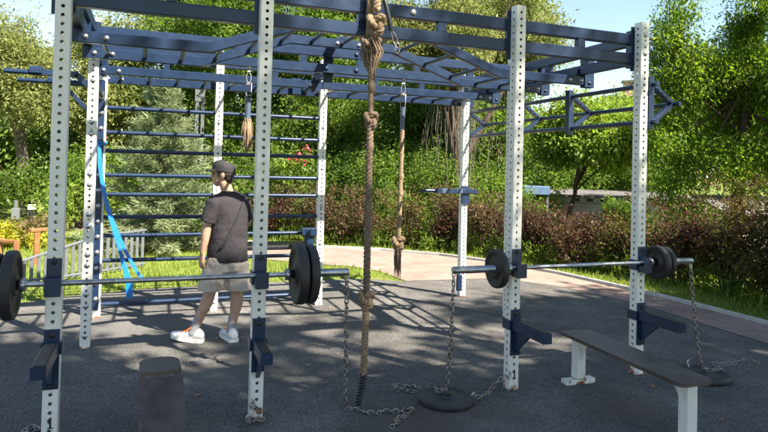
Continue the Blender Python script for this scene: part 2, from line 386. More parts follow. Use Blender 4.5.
def truss(p0, p1, spac, name='truss', w=.06, ends=True):
    """two long rails joined by short uprights"""
    mb = MB(); p0, p1 = V((*p0, 0)), V((*p1, 0)); d = (p1-p0).normalized()
    for z in (UZ, LZ): mb.beam(p0+V((0, 0, z)), p1+V((0, 0, z)), w, HB)
    L_ = (p1-p0).length
    for t, sw in spac:
        c = p0+d*t
        a = c-d*sw/2; b_ = c+d*sw/2
        mb.beam(a+V((0, 0, (UZ+LZ)/2)), b_+V((0, 0, (UZ+LZ)/2)), w-.006, UZ-LZ-HB+.004)
    if ends:
        for c in (p0, p1): mb.beam(c-d*.005+V((0, 0, 2.59)), c+d*.005+V((0, 0, 2.59)), w+.03, .3)
    return part(name, mb, M['navy'])
truss((.0, .076), (4.078, .076), [(.57, .06), (1.13, .09), (1.81, .11), (2.38, .06), (2.97, .09), (3.58, .06)])
truss((.045, 1.795), (4.1, 1.795), [(.55, .06), (1.15, .06), (1.74, .06), (2.3, .06), (2.9, .06), (3.5, .06)])
truss((.0, 3.02), (4.12, 3.02), [(.6, .06), (1.14, .08), (1.75, .06), (2.35, .06), (2.95, .06), (3.55, .06)])
for X in (0, 4.12):
    truss((X, .12), (X, 1.75), [(.55, .06), (1.1, .06)], w=.06)
    truss((X, 1.93), (X, 2.89), [(.5, .06)], w=.06)
# mounting plates on the posts behind the long trusses, and round bolts on the fronts
for k in ('F1', 'F2', 'F3', 'F4'):
    x = POSTS[k][0]
    mb = MB(); mb.box((x-.012, .0425, 2.585), (.115, .005, .36)); sub('mounting_plate', mb, M['navy'], k)
    for z in ((2.69, 2.54) if k != 'F1' else (2.5, 2.69)):
        if k in ('F1', 'F4'): sub('bolt', MB().bolt((x, -.04, z), (0, -1, 0), .016), M['steel'], k)
for z in (1.47, 1.38, 1.13, 1.03, .79, .70, .46, .36, .11, 2.26, 1.91, 1.81):
    sub('bolt', MB().bolt((0, 1.84, z), (0, -1, 0), .0165, .009), M['steel'], 'B1')
part('bolt', MB().bolt((2.15, .045, UZ), (0, -1, 0), .016, .009), M['steel'])
# monkey bars: one ladder with a raised middle, one flat
def rail_path(y, pts):
    mb = MB()
    pts = [V((x, y, z)) for x, z in pts]; w, h = .045, .08
    up = V((0, 0, 1)); n = len(pts); vs = []
    for i, p in enumerate(pts):
        a, c = w/2, h/2; k = .005
        for u, v in [(-a+k, -c), (a-k, -c), (a, -c+k), (a, c-k), (a-k, c), (-a+k, c), (-a, c-k), (-a, -c+k)]: vs.append(p+V((0, u, v)))
    fs = [(i*8+k, i*8+(k+1) % 8, (i+1)*8+(k+1) % 8, (i+1)*8+k) for i in range(n-1) for k in range(8)]
    fs += [tuple(range(7, -1, -1)), tuple(range((n-1)*8, n*8))]
    return mb.add(vs, fs)
ZIG = [(-.03, 2.42), (.85, 2.42), (1.57, 2.68), (2.53, 2.68), (3.27, 2.42), (4.26, 2.42)]
FLAT = [(-.03, 2.425), (4.26, 2.425)]
def zig(x): return float(np.interp(x, [p[0] for p in ZIG], [p[1] for p in ZIG]))
for y, pts in ((.75, ZIG), (1.42, ZIG), (2.37, FLAT), (3.0, [(p[0], 2.415) for p in FLAT])):
    rr_ = part('ladder_rail', rail_path(y, pts), M['navy'])
    for X in (.04, .17, 2.0, 2.2, 4.0, 4.12): part('bolt', MB().bolt((X, y-.0225, zig(X) if pts is ZIG else 2.42), (0, -1, 0), .014, .014), M['steel'], rr_)
for i in range(15):
    x = .14+i*.272
    if x > 4.0: break
    part('rung', MB().tube([(x, .75, zig(x)), (x, 1.42, zig(x))], .016, 12), M['navy'])
for i in range(15):
    x = .16+i*.272
    if x > 4.05: break
    part('rung', MB().tube([(x, 2.37, 2.42), (x, 3.0, 2.42)], .016, 12), M['navy'])
# brackets that hang the ladders from the side trusses
for X in (4.2,):
    for y, z1 in ((.75, 2.64), (1.42, 2.64), (2.37, 2.6), (3.0, 2.56)):
        mb = MB(); mb.box((X, y, (2.36+z1)/2), (.1, .07, z1-2.36)); mb.box((X-.05, y, 2.5), (.16, .05, .05)); mb.bolt((X, y-.035, 2.4), (0, -1, 0), .013)
        part('hanger_bracket', mb, M['navy'])
for y in (.75, 1.42, 2.37, 3.0):
    part('hanger_bracket', MB().box((-.012, y, 2.465), (.06, .07, .17)), M['navy'])
mb = MB(); mb.box((2.04, 1.845, 2.53), (.09, .03, .42)); mb.box((2.06, 2.1, 2.485), (.06, .58, .05)); mb.box((2.06, 2.37, 2.43), (.09, .06, .16))
mb.box((2.06, 1.6, 2.735), (.08, .4, .03)); mb.bolt((2.0, 1.765, UZ), (0, -1, 0), .018); mb.bolt((2.3, 1.765, UZ), (0, -1, 0), .018); mb.bolt((2.3, 1.765, LZ), (0, -1, 0), .018); mb.bolt((2.0, 1.765, LZ), (0, -1, 0), .018)
part('middle_bracket', mb, M['navy'])
mb = MB(); mb.box((1.98, 2.95, 2.47), (.1, .06, .18)); mb.box((2.08, 2.97, 2.47), (.06, .06, .12)); part('middle_bracket', mb, M['navy'])
# stall bars between the three rear left posts
for z in (2.122, 1.872, 1.684, 1.439, 1.242, 1.013, .825, .573, .134):
    part('stall_bar', MB().tube([(.02, 2.945, z), (2.27, 2.945, z)], .021, 14), M['navy'])
mb = MB(); mb.box((-.006, 2.892, 1.24), (.058, .008, 2.3)); pl = sub('fixing_strip', mb, M['navy'], 'P1')
for z in np.arange(.2, 2.35, .155):
    sub('bolt', MB().bolt((-.006, 2.888, float(z)), (0, -1, 0), .017, .02), M['steel'], 'P1')
for k in ('L1', 'L2'):
    for z in (2.02, 1.55, 1.12, .7): sub('bolt', MB().bolt((POSTS[k][0], 2.9, z), (0, -1, 0), .013), M['steel'], k)
# flying truss of three bars on the right side
for z, X in ((2.30, 4.2), (2.0, 4.2), (2.155, 4.43)):
    part('grip_bar', MB().tube([(X, -.1, z), (X, 3.06, z)], .019, 12), M['navy'])
for y in (3.0, 1.8, .98, -.02):
    mb = MB(); mb.box((4.185, y, 2.15), (.05, .06, .42))
    mb.beam((4.2, y, 2.31), (4.43, y, 2.155), .05, .035, up=(0, 0, 1)); mb.beam((4.2, y, 1.99), (4.43, y, 2.155), .05, .035)
    for t in (.25, .45, .65, .85): mb.tube([(4.2+.23*t, y-.027, 2.31-.155*t), (4.2+.23*t, y-.029, 2.31-.155*t)], .008, 8)
    part('triangle_bracket', mb, M['navy'])
# dip handles at the left
mb = MB(); mb.beam((-.02, 1.88, 2.2), (-.13, 1.88, 2.3), .05, .05); mb.beam((-.12, 1.88, 2.3), (-.42, 1.88, 2.3), .05, .05); mb.box((-.43, 1.88, 2.31), (.09, .075, .075), ch=.02)
mb.tube([(-.44, 1.88, 2.295), (-.66, 1.88, 2.295)], .02, 12); mb.beam((-.03, 1.88, 2.0), (-.22, 1.88, 2.2), .035, .035)
part('dip_handle', mb, M['navy'])
mb = MB(); mb.beam((-.0, 2.3, 2.275), (-.36, 2.3, 2.275), .05, .05); mb.box((-.37, 2.3, 2.285), (.07, .07, .06), ch=.015); mb.tube([(-.38, 2.3, 2.275), (-.64, 2.3, 2.275)], .02, 12)
mb.beam((-.01, 1.92, 2.25), (-.01, 2.9, 2.25), .05, .05)
part('dip_handle', mb, M['navy'])
# dip handle on the far right post
mb = MB(); mb.tube([(3.5, 2.87, 1.318), (3.72, 2.87, 1.318)], .02, 12); mb.beam((3.7, 2.87, 1.315), (4.27, 2.87, 1.315), .05, .055); mb.box((4.12, 2.885, 1.27), (.1, .03, .22))
part('dip_handle', mb, M['navy'])
for X in (3.78, 3.98): part('grip_tape', MB().beam((X, 2.868, 1.317), (X+.08, 2.868, 1.317), .056, .06), M['grey_sleeve'])
part('foot_clamp', MB().box((4.06, 2.885, .19), (.05, .06, .2)), M['navy'])
# step platform hooked on the stall bars
st = part('sit_up_board', MB().box((1.84, 3.2, .655), (.72, .42, .05), ch=.015), M['black_plastic'])
mb = MB(); mb.beam((2.15, 2.87, .5), (2.15, 2.87, .8), .1, .07); mb.box((2.14, 2.85, .845), (.16, .1, .09), ch=.012); mb.box((2.14, 3.05, .61), (.05, .4, .04)); part('board_clamp', mb, M['navy'])
# spotter arms and barbell hooks
ARMZ = {'F1': .485, 'F2': .475, 'F3': .41, 'F4': .39}
for k in ('F1', 'F2', 'F3', 'F4'):
    x = POSTS[k][0]; za = {'F1': .545, 'F2': .475, 'F3': .475, 'F4': .47}[k]; zt = {'F1': .65, 'F2': .64, 'F3': .585, 'F4': .57}[k]; yt = {'F1': -.47, 'F2': -.34, 'F3': -.43, 'F4': -.45}[k]
    mb = MB(); mb.box((x, -.046, zt-.165), (.078, .01, .33)); mb.box((x-.046, -.002, za), (.012, .098, .07)); mb.box((x+.046, -.002, za), (.012, .098, .07))
    mb.beam((x, -.05, za), (x, yt, za), .07, .068)
    mb.add([(x-.012, -.05, za-.2), (x-.012, -.05, za-.03), (x-.012, -.24, za-.03), (x+.012, -.05, za-.2), (x+.012, -.05, za-.03), (x+.012, -.24, za-.03)], [(0, 1, 2), (5, 4, 3), (0, 2, 5, 3)])
    a = part('spotter_arm', mb, M['navy'])
    part('wear_strip', MB().box((x, (yt-.05)/2-.02, za+.037), (.05, abs(yt)-.1, .008)), M['ply_edge'] if k == 'F1' else M['plate'], a)
    for zb, rb in ((zt-.03, .013), (zt-.31, .009)): part('bolt', MB().bolt((x, -.051, zb), (0, -1, 0), rb), M['plate'], a)
    zh = {'F1': .845, 'F2': .835, 'F3': .825, 'F4': .815}[k]
    mb = MB(); mb.box((x, -.0455, zh+.095), (.076, .009, .2)); mb.box((x, -.075, zh+.025), (.074, .06, .05)); mb.box((x+.002, -.108, zh+.045), (.08, .012, .1)); mb.box((x-.045, 0, zh+.05), (.01, .09, .08))
    hk = part('barbell_hook', mb, M['navy'])
    part('bolt', MB().bolt((x, -.05, zh+.175), (0, -1, 0), .011), M['plate'], hk)
# stencilled number on two feet
for k, zc in (('F1', .135), ('F3', .115)):
    x = POSTS[k][0]+.004; mb = MB(); y0 = -.0405
    mb.add([(x-.005, y0, zc-.028), (x+.006, y0, zc-.028), (x+.006, y0, zc+.03), (x-.002, y0, zc+.03), (x-.016, y0, zc+.016), (x-.013, y0, zc+.008), (x-.005, y0, zc+.014)], [(0, 1, 2, 3, 6), (3, 4, 5, 6)])
    mb.add([(x-.015, y0, zc-.032), (x+.016, y0, zc-.032), (x+.016, y0, zc-.026), (x-.015, y0, zc-.026)], [(0, 1, 2, 3)])
    sub('number_mark', mb, M['number'], k)

# ------------------------------------------------------------------ barbells
def plate_mb(c, ax, r, t, hub=.03):
    mb = MB(); h = t/2; e = min(.012, t*.35)
    mb.lathe(c, ax, [(-h*.55, hub), (-h, hub), (-h, hub*1.9), (-h*.5, hub*2.1), (-h*.5, r*.76), (-h, r*.82), (-h, r-e), (-h+e*.35, r-e*.25), (-h+e, r), (h-e, r), (h-e*.35, r-e*.25), (h, r-e), (h, r*.82), (h*.5, r*.76), (h*.5, hub*2.1), (h, hub*1.9), (h, hub), (h*.55, hub)], 48)
    return mb
def barbell(label, z, x0, c0, c1, x1, plates):
    t = thing('barbell', label, 'barbell', ((c0+c1)/2, -.072, z)); y = -.072
    bar = obj('bar', MB().tube([(c0, y, z), (c1, y, z)], .0145, 14), M['bar'], t)
    for a, b_ in ((.12, .32), (.62, .86)): obj('knurling', MB().tube([(c0+(c1-c0)*a, y, z), (c0+(c1-c0)*b_, y, z)], .0151, 14), M['sleeve'], bar)
    for a, b_, s in ((c0, x0, -1), (c1, x1, 1)):
        mb = MB(); mb.lathe((a, y, z), (s, 0, 0), [(-.03, .016), (-.03, .036), (-.002, .036), (0, .034), (0, .0255), (abs(b_-a)-.006, .0255), (abs(b_-a), .022), (abs(b_-a), .0)], 24)
        obj('sleeve', mb, M['sleeve'], t)
    for px, r, th in plates: obj('weight_plate', plate_mb((px, y, z), (1, 0, 0), r, th), M['plate'], t)
    return t
barbell('barbell with thick black plates on the hooks nearest the camera at left', .907, -.56, -.16, 1.31, 1.69, [(-.2, .185, .055), (-.27, .17, .05), (1.365, .188, .06), (1.435, .183, .055)])
barbell('barbell with small black plates on the right hooks above the right bench', .89, 2.44, 2.87, 4.19, 4.61, [(2.79, .138, .05), (4.245, .132, .055), (4.315, .122, .045)])

# ------------------------------------------------------------------ chains
def chain_mb(mb, path, link_len=.042, w=.0042, seed=0):
    """interlocking oval links along a path"""
    P = [V(p) for p in path]; seg = [(P[i+1]-P[i]).length for i in range(len(P)-1)]; tot = sum(seg)
    step = link_len*.74; n = max(2, int(tot/step)); rnd = random.Random(seed)
    def at(s):
        for i, l in enumerate(seg):
            if s <= l or i == len(seg)-1: return P[i]+(P[i+1]-P[i])*min(1, s/max(l, 1e-6)), (P[i+1]-P[i]).normalized()
            s -= l
    for i in range(n):
        p, d = at((i+.5)*step); nrm = d.orthogonal().normalized(); ang = (i % 2)*PI/2+rnd.uniform(-.35, .35)+.4
        x = Matrix.Rotation(ang, 3, d) @ nrm; hl = link_len/2; hw = link_len*.29
        pts = []
        for k in range(12):
            a = 2*PI*k/12; cx, cy = math.cos(a), math.sin(a)
            pts.append(p+d*((hl-hw)*(1 if cx > 0 else -1 if cx < 0 else 0)*(abs(cx) > .2)+hw*cx)+x*hw*cy)
        mb.tube(pts, w, 6, closed=True)
    return mb
def shackle(mb, c, r=.024, w=.0045, ax=(1, .3, 0)):
    c = V(c); ax = V(ax).normalized(); u = V((0, 0, 1)); pts = []
    for k in range(16):
        a = 2*PI*k/16; pts.append(c+ax*r*.62*math.sin(a)+u*r*math.cos(a)*1.25)
    return mb.tube(pts, w, 8, closed=True)
def chain(label, paths, shackles, group='loose security chains'):
    loc = V(paths[0][-1]); t = thing('chain', label, 'chain', loc, group)
    for i, p in enumerate(paths):
        obj('chain_run', chain_mb(MB(), p, seed=i+len(label)), M['chain'], t)
    for c in shackles: obj('shackle', shackle(MB(), c), M['steel'], t)
    return t
def jig(pts, seed, z=.013, amp=.02, n=6):
    rnd = random.Random(seed); out = []
    for a, b_ in zip(pts[:-1], pts[1:]):
        for k in range(n):
            t = k/n; out.append((a[0]+(b_[0]-a[0])*t+rnd.uniform(-amp, amp), a[1]+(b_[1]-a[1])*t+rnd.uniform(-amp, amp), z+rnd.uniform(0, .006)))
    out.append((*pts[-1], z)); return out
chain('rusty chain hanging from the left barbell sleeve then trailing across the floor by the rope',
      [[(1.68, -.072, .86), (1.69, -.06, .47), (1.70, -.04, .1), (1.715, -.03, .016)], jig([(1.72, -.03), (1.83, -.15), (2.0, -.17), (2.11, -.18), (1.99, -.28), (1.87, -.4)], 3)], [(1.68, -.072, .882)])
chain('chain hanging from the inner end of the right barbell down onto the round floor plate',
      [[(2.45, -.072, .845), (2.44, -.07, .4), (2.42, -.06, .072)], jig([(2.42, -.06), (2.36, -.04), (2.37, -.09)], 5, .07, .012)], [(2.45, -.072, .868)])
chain('short chain looped on the floor between the rope tail and the round plate', [jig([(2.3, .06), (2.2, .16), (2.13, .22), (2.17, .27), (2.3, .2), (2.33, .1)], 8, amp=.012)], [])
chain('chain running from the foot of the white post numbered 1 to the round floor plate',
      [jig([(2.58, -.14), (2.66, -.12), (2.75, -.06)], 11, amp=.012)+[(2.84, .0, .05), (2.92, -.02, .12)]], [(2.575, -.15, .03), (2.92, -.055, .12), (2.6, -.12, .026)])
chain('chain dropping from the outer end of the right barbell beyond the bench onto the floor',
      [[(4.6, -.072, .83), (4.65, -.07, .47), (4.69, -.09, .1), (4.7, -.12, .06)], jig([(4.7, -.12), (4.62, -.22), (4.72, -.27), (4.84, -.12), (4.95, -.16), (5.17, -.11), (5.22, -.2)], 17, .05, .014)], [(4.6, -.072, .852), (4.56, -.1, .07)])
t = chain('little chain with a padlock at the foot of the post beside the left bench', [[(1.10, -.05, .12), (1.13, -.055, .08), (1.17, -.052, .09)], jig([(1.1, -.06), (1.07, -.07), (1.12, -.09), (1.18, -.08)], 4, .03, .01)], [(1.10, -.058, .12), (1.08, -.06, .03)])
obj('padlock', MB().box((1.145, -.06, .075), (.03, .018, .035), ch=.005), M['rust'], t)
chain('chain coiled at the foot of the leftmost front post', [jig([(-.05, .02), (-.1, .1), (-.16, .18), (-.13, .25), (-.07, .16)], 23, amp=.012)], [])

# plates lying on the floor
def floor_plate(label, c, r, t):
    mb = plate_mb((c[0], c[1], t/2+.01), (0, 0, 1), r, t, .028)
    return tag(obj('weight_plate', mb, M['rubber_edge'], loc=(c[0], c[1], .008)), label, 'weight plate', 'weight plates lying on the floor')
floor_plate('round black plate lying flat on the floor right of the tall rope', (2.4, -.1), .19, .042)
floor_plate('round black plate lying flat behind the near end of the long bench', (4.55, -.25), .2, .042)

# ------------------------------------------------------------------ ropes
def rope_mb(mb, pts, r, pitch=.085, n=7):
    """three twisted strands along a smooth path"""
    P = [V(p) for p in pts]; seg = [(P[i+1]-P[i]).length for i in range(len(P)-1)]; tot = sum(seg); m = max(6, int(tot/.009))
    def at(s):
        for i, l in enumerate(seg):
            if s <= l or i == len(seg)-1: return P[i]+(P[i+1]-P[i])*(s/max(l, 1e-6)), (P[i+1]-P[i]).normalized()
            s -= l
    ref = V((.31, .87, .2))
    for q in range(3):
        out = []
        for i in range(m+1):
            p, d = at(tot*i/m); x = d.cross(ref).normalized(); y = d.cross(x); a = 2*PI*(tot*i/m)/pitch+q*2*PI/3
            out.append(p+(x*math.cos(a)+y*math.sin(a))*r*.52)
        mb.tube(out, r*.55, n)
    rnd = random.Random(int(tot*1e3))
    for k in range(int(tot*110)):
        p, d = at(rnd.uniform(0, tot)); v = V((rnd.uniform(-1, 1), rnd.uniform(-1, 1), rnd.uniform(-.7, .7))).normalized()
        mb.tube([p+v*r*.8, p+v*r*rnd.uniform(1.25, 2.0)-V((0, 0, r*.6))], [.0013, .0005], 3)
    return mb
def knot_mb(mb, c, R, r, sq=1.2):
    c = V(c); pts = []
    for k in range(42):
        t = 2*PI*k/42; pts.append(c+V(((math.sin(t)+2*math.sin(2*t))*R/3, math.sin(3*t)*R*.55, (math.cos(t)-2*math.cos(2*t))*R/3*sq)))
    rope_mb(mb, pts+pts[:2], r*.98, .075, 6)
    rnd = random.Random(int(R*1e4))
    for k in range(26):                                           # loose fibres
        p = pts[rnd.randrange(42)]; e = p+V((rnd.uniform(-1, 1), rnd.uniform(-1, 1), rnd.uniform(-1, .6)))*r*1.7; mb.tube([p, e], [.0016, .0006], 3)
    return mb
def fray_mb(mb, c, r, ln, n=60, seed=1, flare=1.6, w=.0022):
    rnd = random.Random(seed); c = V(c)
    for i in range(n):
        a = rnd.uniform(0, 2*PI); q = r*math.sqrt(rnd.random()); p = c+V((q*math.cos(a), q*math.sin(a), 0)); l = ln*rnd.uniform(.5, 1)
        f = flare*rnd.uniform(.6, 1.3); e = c+V((q*f*math.cos(a+.4)+rnd.uniform(-.01, .01), q*f*math.sin(a+.4)+rnd.uniform(-.01, .01), -l)); mid = (p+e)/2+V((rnd.uniform(-.01, .01), rnd.uniform(-.01, .01), 0))
        mb.tube([p, mid, e], [w, w, w*.4], 4)
    return mb
def wire_loop(mb, x, y, z0, z1, w=.014):
    mb.tube([(x-w, y, z0), (x-w*1.1, y, z1+.015), (x-w*.6, y, z1), (x+w*.6, y, z1), (x+w*1.1, y, z1+.015), (x+w, y, z0)], .0035, 6); return mb
def snap_hook(mb, x, y, z0, z1):
    c = V((x, y, (z0+z1)/2)); h = (z1-z0)/2; w = h*.42
    mb.tube([c+V((w*math.sin(a), 0, h*math.cos(a))) for a in [2*PI*k/18 for k in range(18)]], .005, 8, closed=True)
    mb.tube([(x-.012, y, z1+.004), (x+.012, y, z1+.004)], .011, 10); return mb

X, Y = 1.835, -.02
t = thing('climbing_rope', 'thick knotted brown climbing rope hanging from the front beam down to the floor', 'rope', (X, Y, .02), 'climbing ropes')
mb = MB(); rope_mb(mb, [(X+.012, -.03, 2.95), (X+.015, -.04, 2.75), (X+.01, -.05, 2.62)], .028); knot_mb(mb, (X+.008, -.055, 2.53), .055, .024, 1.25)
for z in (2.74, 2.60): mb.tube([(X-.01+.035*math.cos(a)*0+.01*math.cos(a), .076+.07*math.cos(a)-.01, z-.07+.075*math.sin(a)) for a in [2*PI*k/18 for k in range(18)]], .024, 8, closed=True)
obj('top_hitch', mb, M['rope'], t)
mb = MB(); knot_mb(mb, (X-.015, .0, 2.41), .06, .022, .9); knot_mb(mb, (X+.025, .02, 2.4), .05, .02, 1.0)
rnd = random.Random(5)
for i in range(26):
    a = rnd.uniform(0, 6.28); q = rnd.uniform(.01, .06)
    mb.tube([(X+q*math.cos(a), q*math.sin(a), 2.44), (X+1.3*q*math.cos(a+.6), 1.2*q*math.sin(a), 2.35), (X+.012*math.cos(a), .012*math.sin(a), 2.2)], .006, 5)
obj('frayed_bundle', mb, M['rope_dark'], t)
mb = MB(); rope_mb(mb, [(X, -.01, 2.36), (X-.006, -.01, 2.2), (X-.003, -.02, 1.94)], .018); fray_mb(mb, (X, -.01, 2.3), .02, .3, 24, 3, .9)
rope_mb(mb, [(X-.003, -.02, 1.94), (X-.004, -.02, 1.4), (X, -.02, .72)], .0235)
for z, q in ((2.12, .6), (1.9, 1.15), (1.72, .6), (1.3, .55), (1.12, .75), (.98, .5)):
    if q > .8: knot_mb(mb, (X, -.02, z), .036*q, .019, 1.35)
    else: mb.ell((X, -.02, z), (.03*q+.008, .03*q+.008, .05), 12, 8)
obj('rope_length', mb, M['rope_dark'], t)
mb = MB(); knot_mb(mb, (X, -.02, .715), .046, .023, 1.2); rope_mb(mb, [(X, -.02, .72), (X-.004, -.02, .45), (X-.006, -.02, .22)], .0235, .075); obj('lower_rope', mb, M['rope'], t)
mb = MB(); rope_mb(mb, [(X-.006, -.02, .23), (X-.015, -.02, .14), (X-.042, -.02, .03)], .022, .06); obj('taped_end', mb, M['black_plastic'], t)
mb = MB(); mb.tube([(1.905, -.035, 2.70), (1.915, -.045, 2.66), (1.955, -.05, 2.5)], .0155, 10); t2 = thing('rope_sleeve', 'loose black sleeve with wire loop and carabiner hanging beside the rope hitch', 'rope sleeve', (1.95, -.05, 2.4))
obj('sleeve_tube', mb, M['black_plastic'], t2)
mb = MB(); mb.tube([(1.95, -.05, 2.5), (1.97, -.05, 2.42), (2.0, -.05, 2.385), (2.02, -.05, 2.4), (1.985, -.05, 2.47), (1.96, -.05, 2.5)], .004, 6); obj('wire_loop', mb, M['chain'], t2)
obj('carabiner', shackle(MB(), (2.0, -.05, 2.385), .028, .005, (1, 0, .3)), M['chain'], t2)

def hung_rope(label, x, z_sl0, z_sl1, zr, knot):
    t = thing('climbing_rope', label, 'rope', (x, 1.79, zr), 'climbing ropes'); y = 1.79
    mb = MB(); mb.lathe((x, y, LZ-.045), (0, 0, -1), [(0, .022), (.012, .022), (.014, .01), (.03, .01)], 12); snap_hook(mb, x, y, 2.32, 2.42); obj('snap_hook', mb, M['steel'], t)
    obj('wire_loop', wire_loop(MB(), x, y, z_sl0-.06, 2.31, .024), M['chain'], t)
    mb = MB(); mb.tube([(x, y, z_sl0), (x, y, z_sl0-.01), (x, y, z_sl1)], .027 if not knot else .024, 12)
    obj('end_sleeve', mb, M['grey_sleeve'], t)
    mb = MB()
    if knot:
        rope_mb(mb, [(x, y, z_sl1+.02), (x-.006, y, 1.4), (x-.012, y, .85)], .0235)
        for z in (1.5, 1.33): mb.ell((x, y, z), (.03, .03, .05), 10, 8)
        knot_mb(mb, (x-.012, y, .84), .055, .026, 1.2); obj('rope_length', mb, M['rope'], t)
        obj('frayed_end', fray_mb(MB(), (x-.012, y, .8), .032, .32, 90, 6, 1.2, .003), M['rope_dark'], t)
    else:
        fray_mb(mb, (x, y, z_sl1+.03), .03, .3, 160, 9, 1.7, .0035); mb.ell((x, y, z_sl1-.06), (.04, .04, .09), 12, 8); obj('frayed_end', mb, M['rope'], t)
hung_rope('thinner rope with one knot and a frayed tail right of the tall rope', 2.805, 2.19, 1.96, .5, True)
hung_rope('cut off rope stub with a short frayed tassel hanging above the man', 1.285, 2.19, 1.97, 1.7, False)

# resistance band
def ribbon(mb, pts, w, th, wd):
    wd = V(wd).normalized(); P = [V(p) for p in pts]; vs = []
    for i, p in enumerate(P):
        d = (P[min(i+1, len(P)-1)]-P[max(i-1, 0)]).normalized(); nn_ = d.cross(wd).normalized(); ww = w[i] if hasattr(w, '__len__') else w
        vs += [p-wd*ww/2-nn_*th/2, p+wd*ww/2-nn_*th/2, p+wd*ww/2+nn_*th/2, p-wd*ww/2+nn_*th/2]
    fs = [(i*4+k, i*4+(k+1) % 4, (i+1)*4+(k+1) % 4, (i+1)*4+k) for i in range(len(P)-1) for k in range(4)]+[(3, 2, 1, 0), tuple(range((len(P)-1)*4, len(P)*4))]
    return mb.add(vs, fs)
t = thing('resistance_band', 'long blue resistance band tied high on the rear left post and hanging to the floor', 'resistance band', (.3, 2.84, .2))
obj('loose_strand', ribbon(MB(), [(-.02, 2.85, 1.75), (-.012, 2.84, 1.55), (.03, 2.84, 1.3), (.08, 2.84, 1.09), (.19, 2.84, .74), (.27, 2.84, .47), (.3, 2.84, .36), (.31, 2.84, .2)], [.02, .02, .022, .024, .03, .05, .066, .062], .004, (1, .3, .0)), M['blue_band'], t)
obj('second_strand', ribbon(MB(), [(-.01, 2.86, 1.75), (.02, 2.85, 1.42), (.06, 2.85, 1.2), (.13, 2.85, .98), (.25, 2.85, .69), (.38, 2.85, .45), (.45, 2.85, .37), (.49, 2.86, .37)], [.02, .03, .036, .036, .034, .032, .034, .04], .004, (1, .25, .2)), M['blue_band'], t)
mb = MB(); mb.tube([(.045*math.cos(a)-.0, 2.94+.056*math.sin(a), 1.76+.012*math.sin(2*a)) for a in [2*PI*k/16 for k in range(16)]], .011, 8, closed=True); knot_mb(mb, (-.01, 2.865, 1.75), .02, .009); obj('tied_loop', mb, M['blue_band'], t)

# ------------------------------------------------------------------ benches
def bench(label, c0, c1, w, zt, head):
    """plywood board on two white T legs; c0 -> c1 is the long axis"""
    t = thing('flat_bench', label, 'bench', ((c0[0]+c1[0])/2, (c0[1]+c1[1])/2, .008), 'workout benches')
    a, b_ = V((*c0, 0)), V((*c1, 0)); d = (b_-a).normalized(); s = V((-d.y, d.x, 0)); L_ = (b_-a).length; th = .024
    def board(u0, u1, z, r0, r1, wd=w):
        out = []
        for (u, sg, r) in ((u0, 1, r0), (u1, -1, r1)):
            side = (1, -1) if sg == 1 else (-1, 1)
            for q in side:
                for k in range(7):
                    ang = (k/6)*PI/2
                    if q == side[0]: cu, cv = 1-math.sin(ang), math.cos(ang)
                    else: cu, cv = 1-math.cos(ang), math.sin(ang)
                    # corner arc
                    if q == side[0]: uu = u+sg*r*(1-math.sin(ang)); vv = q*(wd/2-r*(1-math.cos(ang)))
                    else: uu = u+sg*r*(1-math.cos(ang)); vv = q*(wd/2-r*(1-math.sin(ang)))
                    out.append(a+d*uu+s*vv)
        mb = MB(); n = len(out)
        vs = [p+V((0, 0, z-th)) for p in out]+[p+V((0, 0, z)) for p in out]
        mb.add(vs, [tuple(range(n-1, -1, -1)), tuple(range(n, 2*n))]); mb.cur = 1; mb.add(vs, [(i, (i+1) % n, n+(i+1) % n, n+i) for i in range(n)]); return mb
    if head:
        obj('seat_board', board(0, L_-.28, zt, .008, .008), [M['wood'], M['ply_edge']], t)
        obj('head_board', board(L_-.262, L_, zt+.028, .02, .1, w*.9), [M['wood'], M['ply_edge']], t)
    else: obj('seat_board', board(0, L_, zt, .05, .05), [M['wood'], M['wood']], t)
    for u in (.07, L_-.075):
        p = a+d*u; mb = MB(); mb.beam(p+V((0, 0, .05)), p+V((0, 0, zt-th-.006)), .075, .075, up=d); mb.beam(p-s*.125+V((0, 0, .022)), p+s*.125+V((0, 0, .022)), .07, .04); mb.beam(p-s*.11+V((0, 0, zt-th-.004)), p+s*.11+V((0, 0, zt-th-.004)), .08, .008)
        inward = d if u < .3 else -d
        arc = [p+inward*.037+V((0, 0, zt-.19)), p+inward*.05+V((0, 0, zt-.13)), p+inward*.085+V((0, 0, zt-.075)), p+inward*.15+V((0, 0, zt-.045))]
        for q, r_ in zip(arc[:-1], arc[1:]): mb.beam(q, r_, .012, .03, up=d)
        obj('leg', mb, M['white'], t)
    for u in (.1, L_*.5, L_-.12): obj('bolt', MB().lathe(tuple(a+d*u+V((0, 0, zt-.001))), (0, 0, 1), [(0, .007), (.002, .006), (.003, 0)], 10), M['plate'], t)
    return t
bench('long dark plywood bench on white legs standing across the floor below the right barbell', (3.525, .015), (3.49, -1.16), .255, .385, False)
t = thing('sit_up_bench', 'sloping dark plywood board with a raised round headboard in front of the walking man', 'bench', (.57, -.3, .008), 'workout benches')
def slab(pts0, pts1, th, nrm):
    mb = MB(); n_ = V(nrm).normalized(); top = [V(p) for p in pts0]; bot = [p-n_*th for p in top]; m_ = len(top)
    mb.add(top+bot, [tuple(range(m_)), tuple(range(2*m_-1, m_-1, -1))]); mb.cur = 1; mb.add(top+bot, [(i, m_+i, m_+(i+1) % m_, (i+1) % m_) for i in range(m_)]); return mb
ax = V((.012, -.32, 0)).normalized(); sx_ = V((-ax.y, ax.x, 0)); hc = V((.569, -.14, .4))          # ax runs down towards the camera
hw_ = .119; sl = (ax-up(.6)).normalized(); t0 = hc+ax*.012-up(.028)
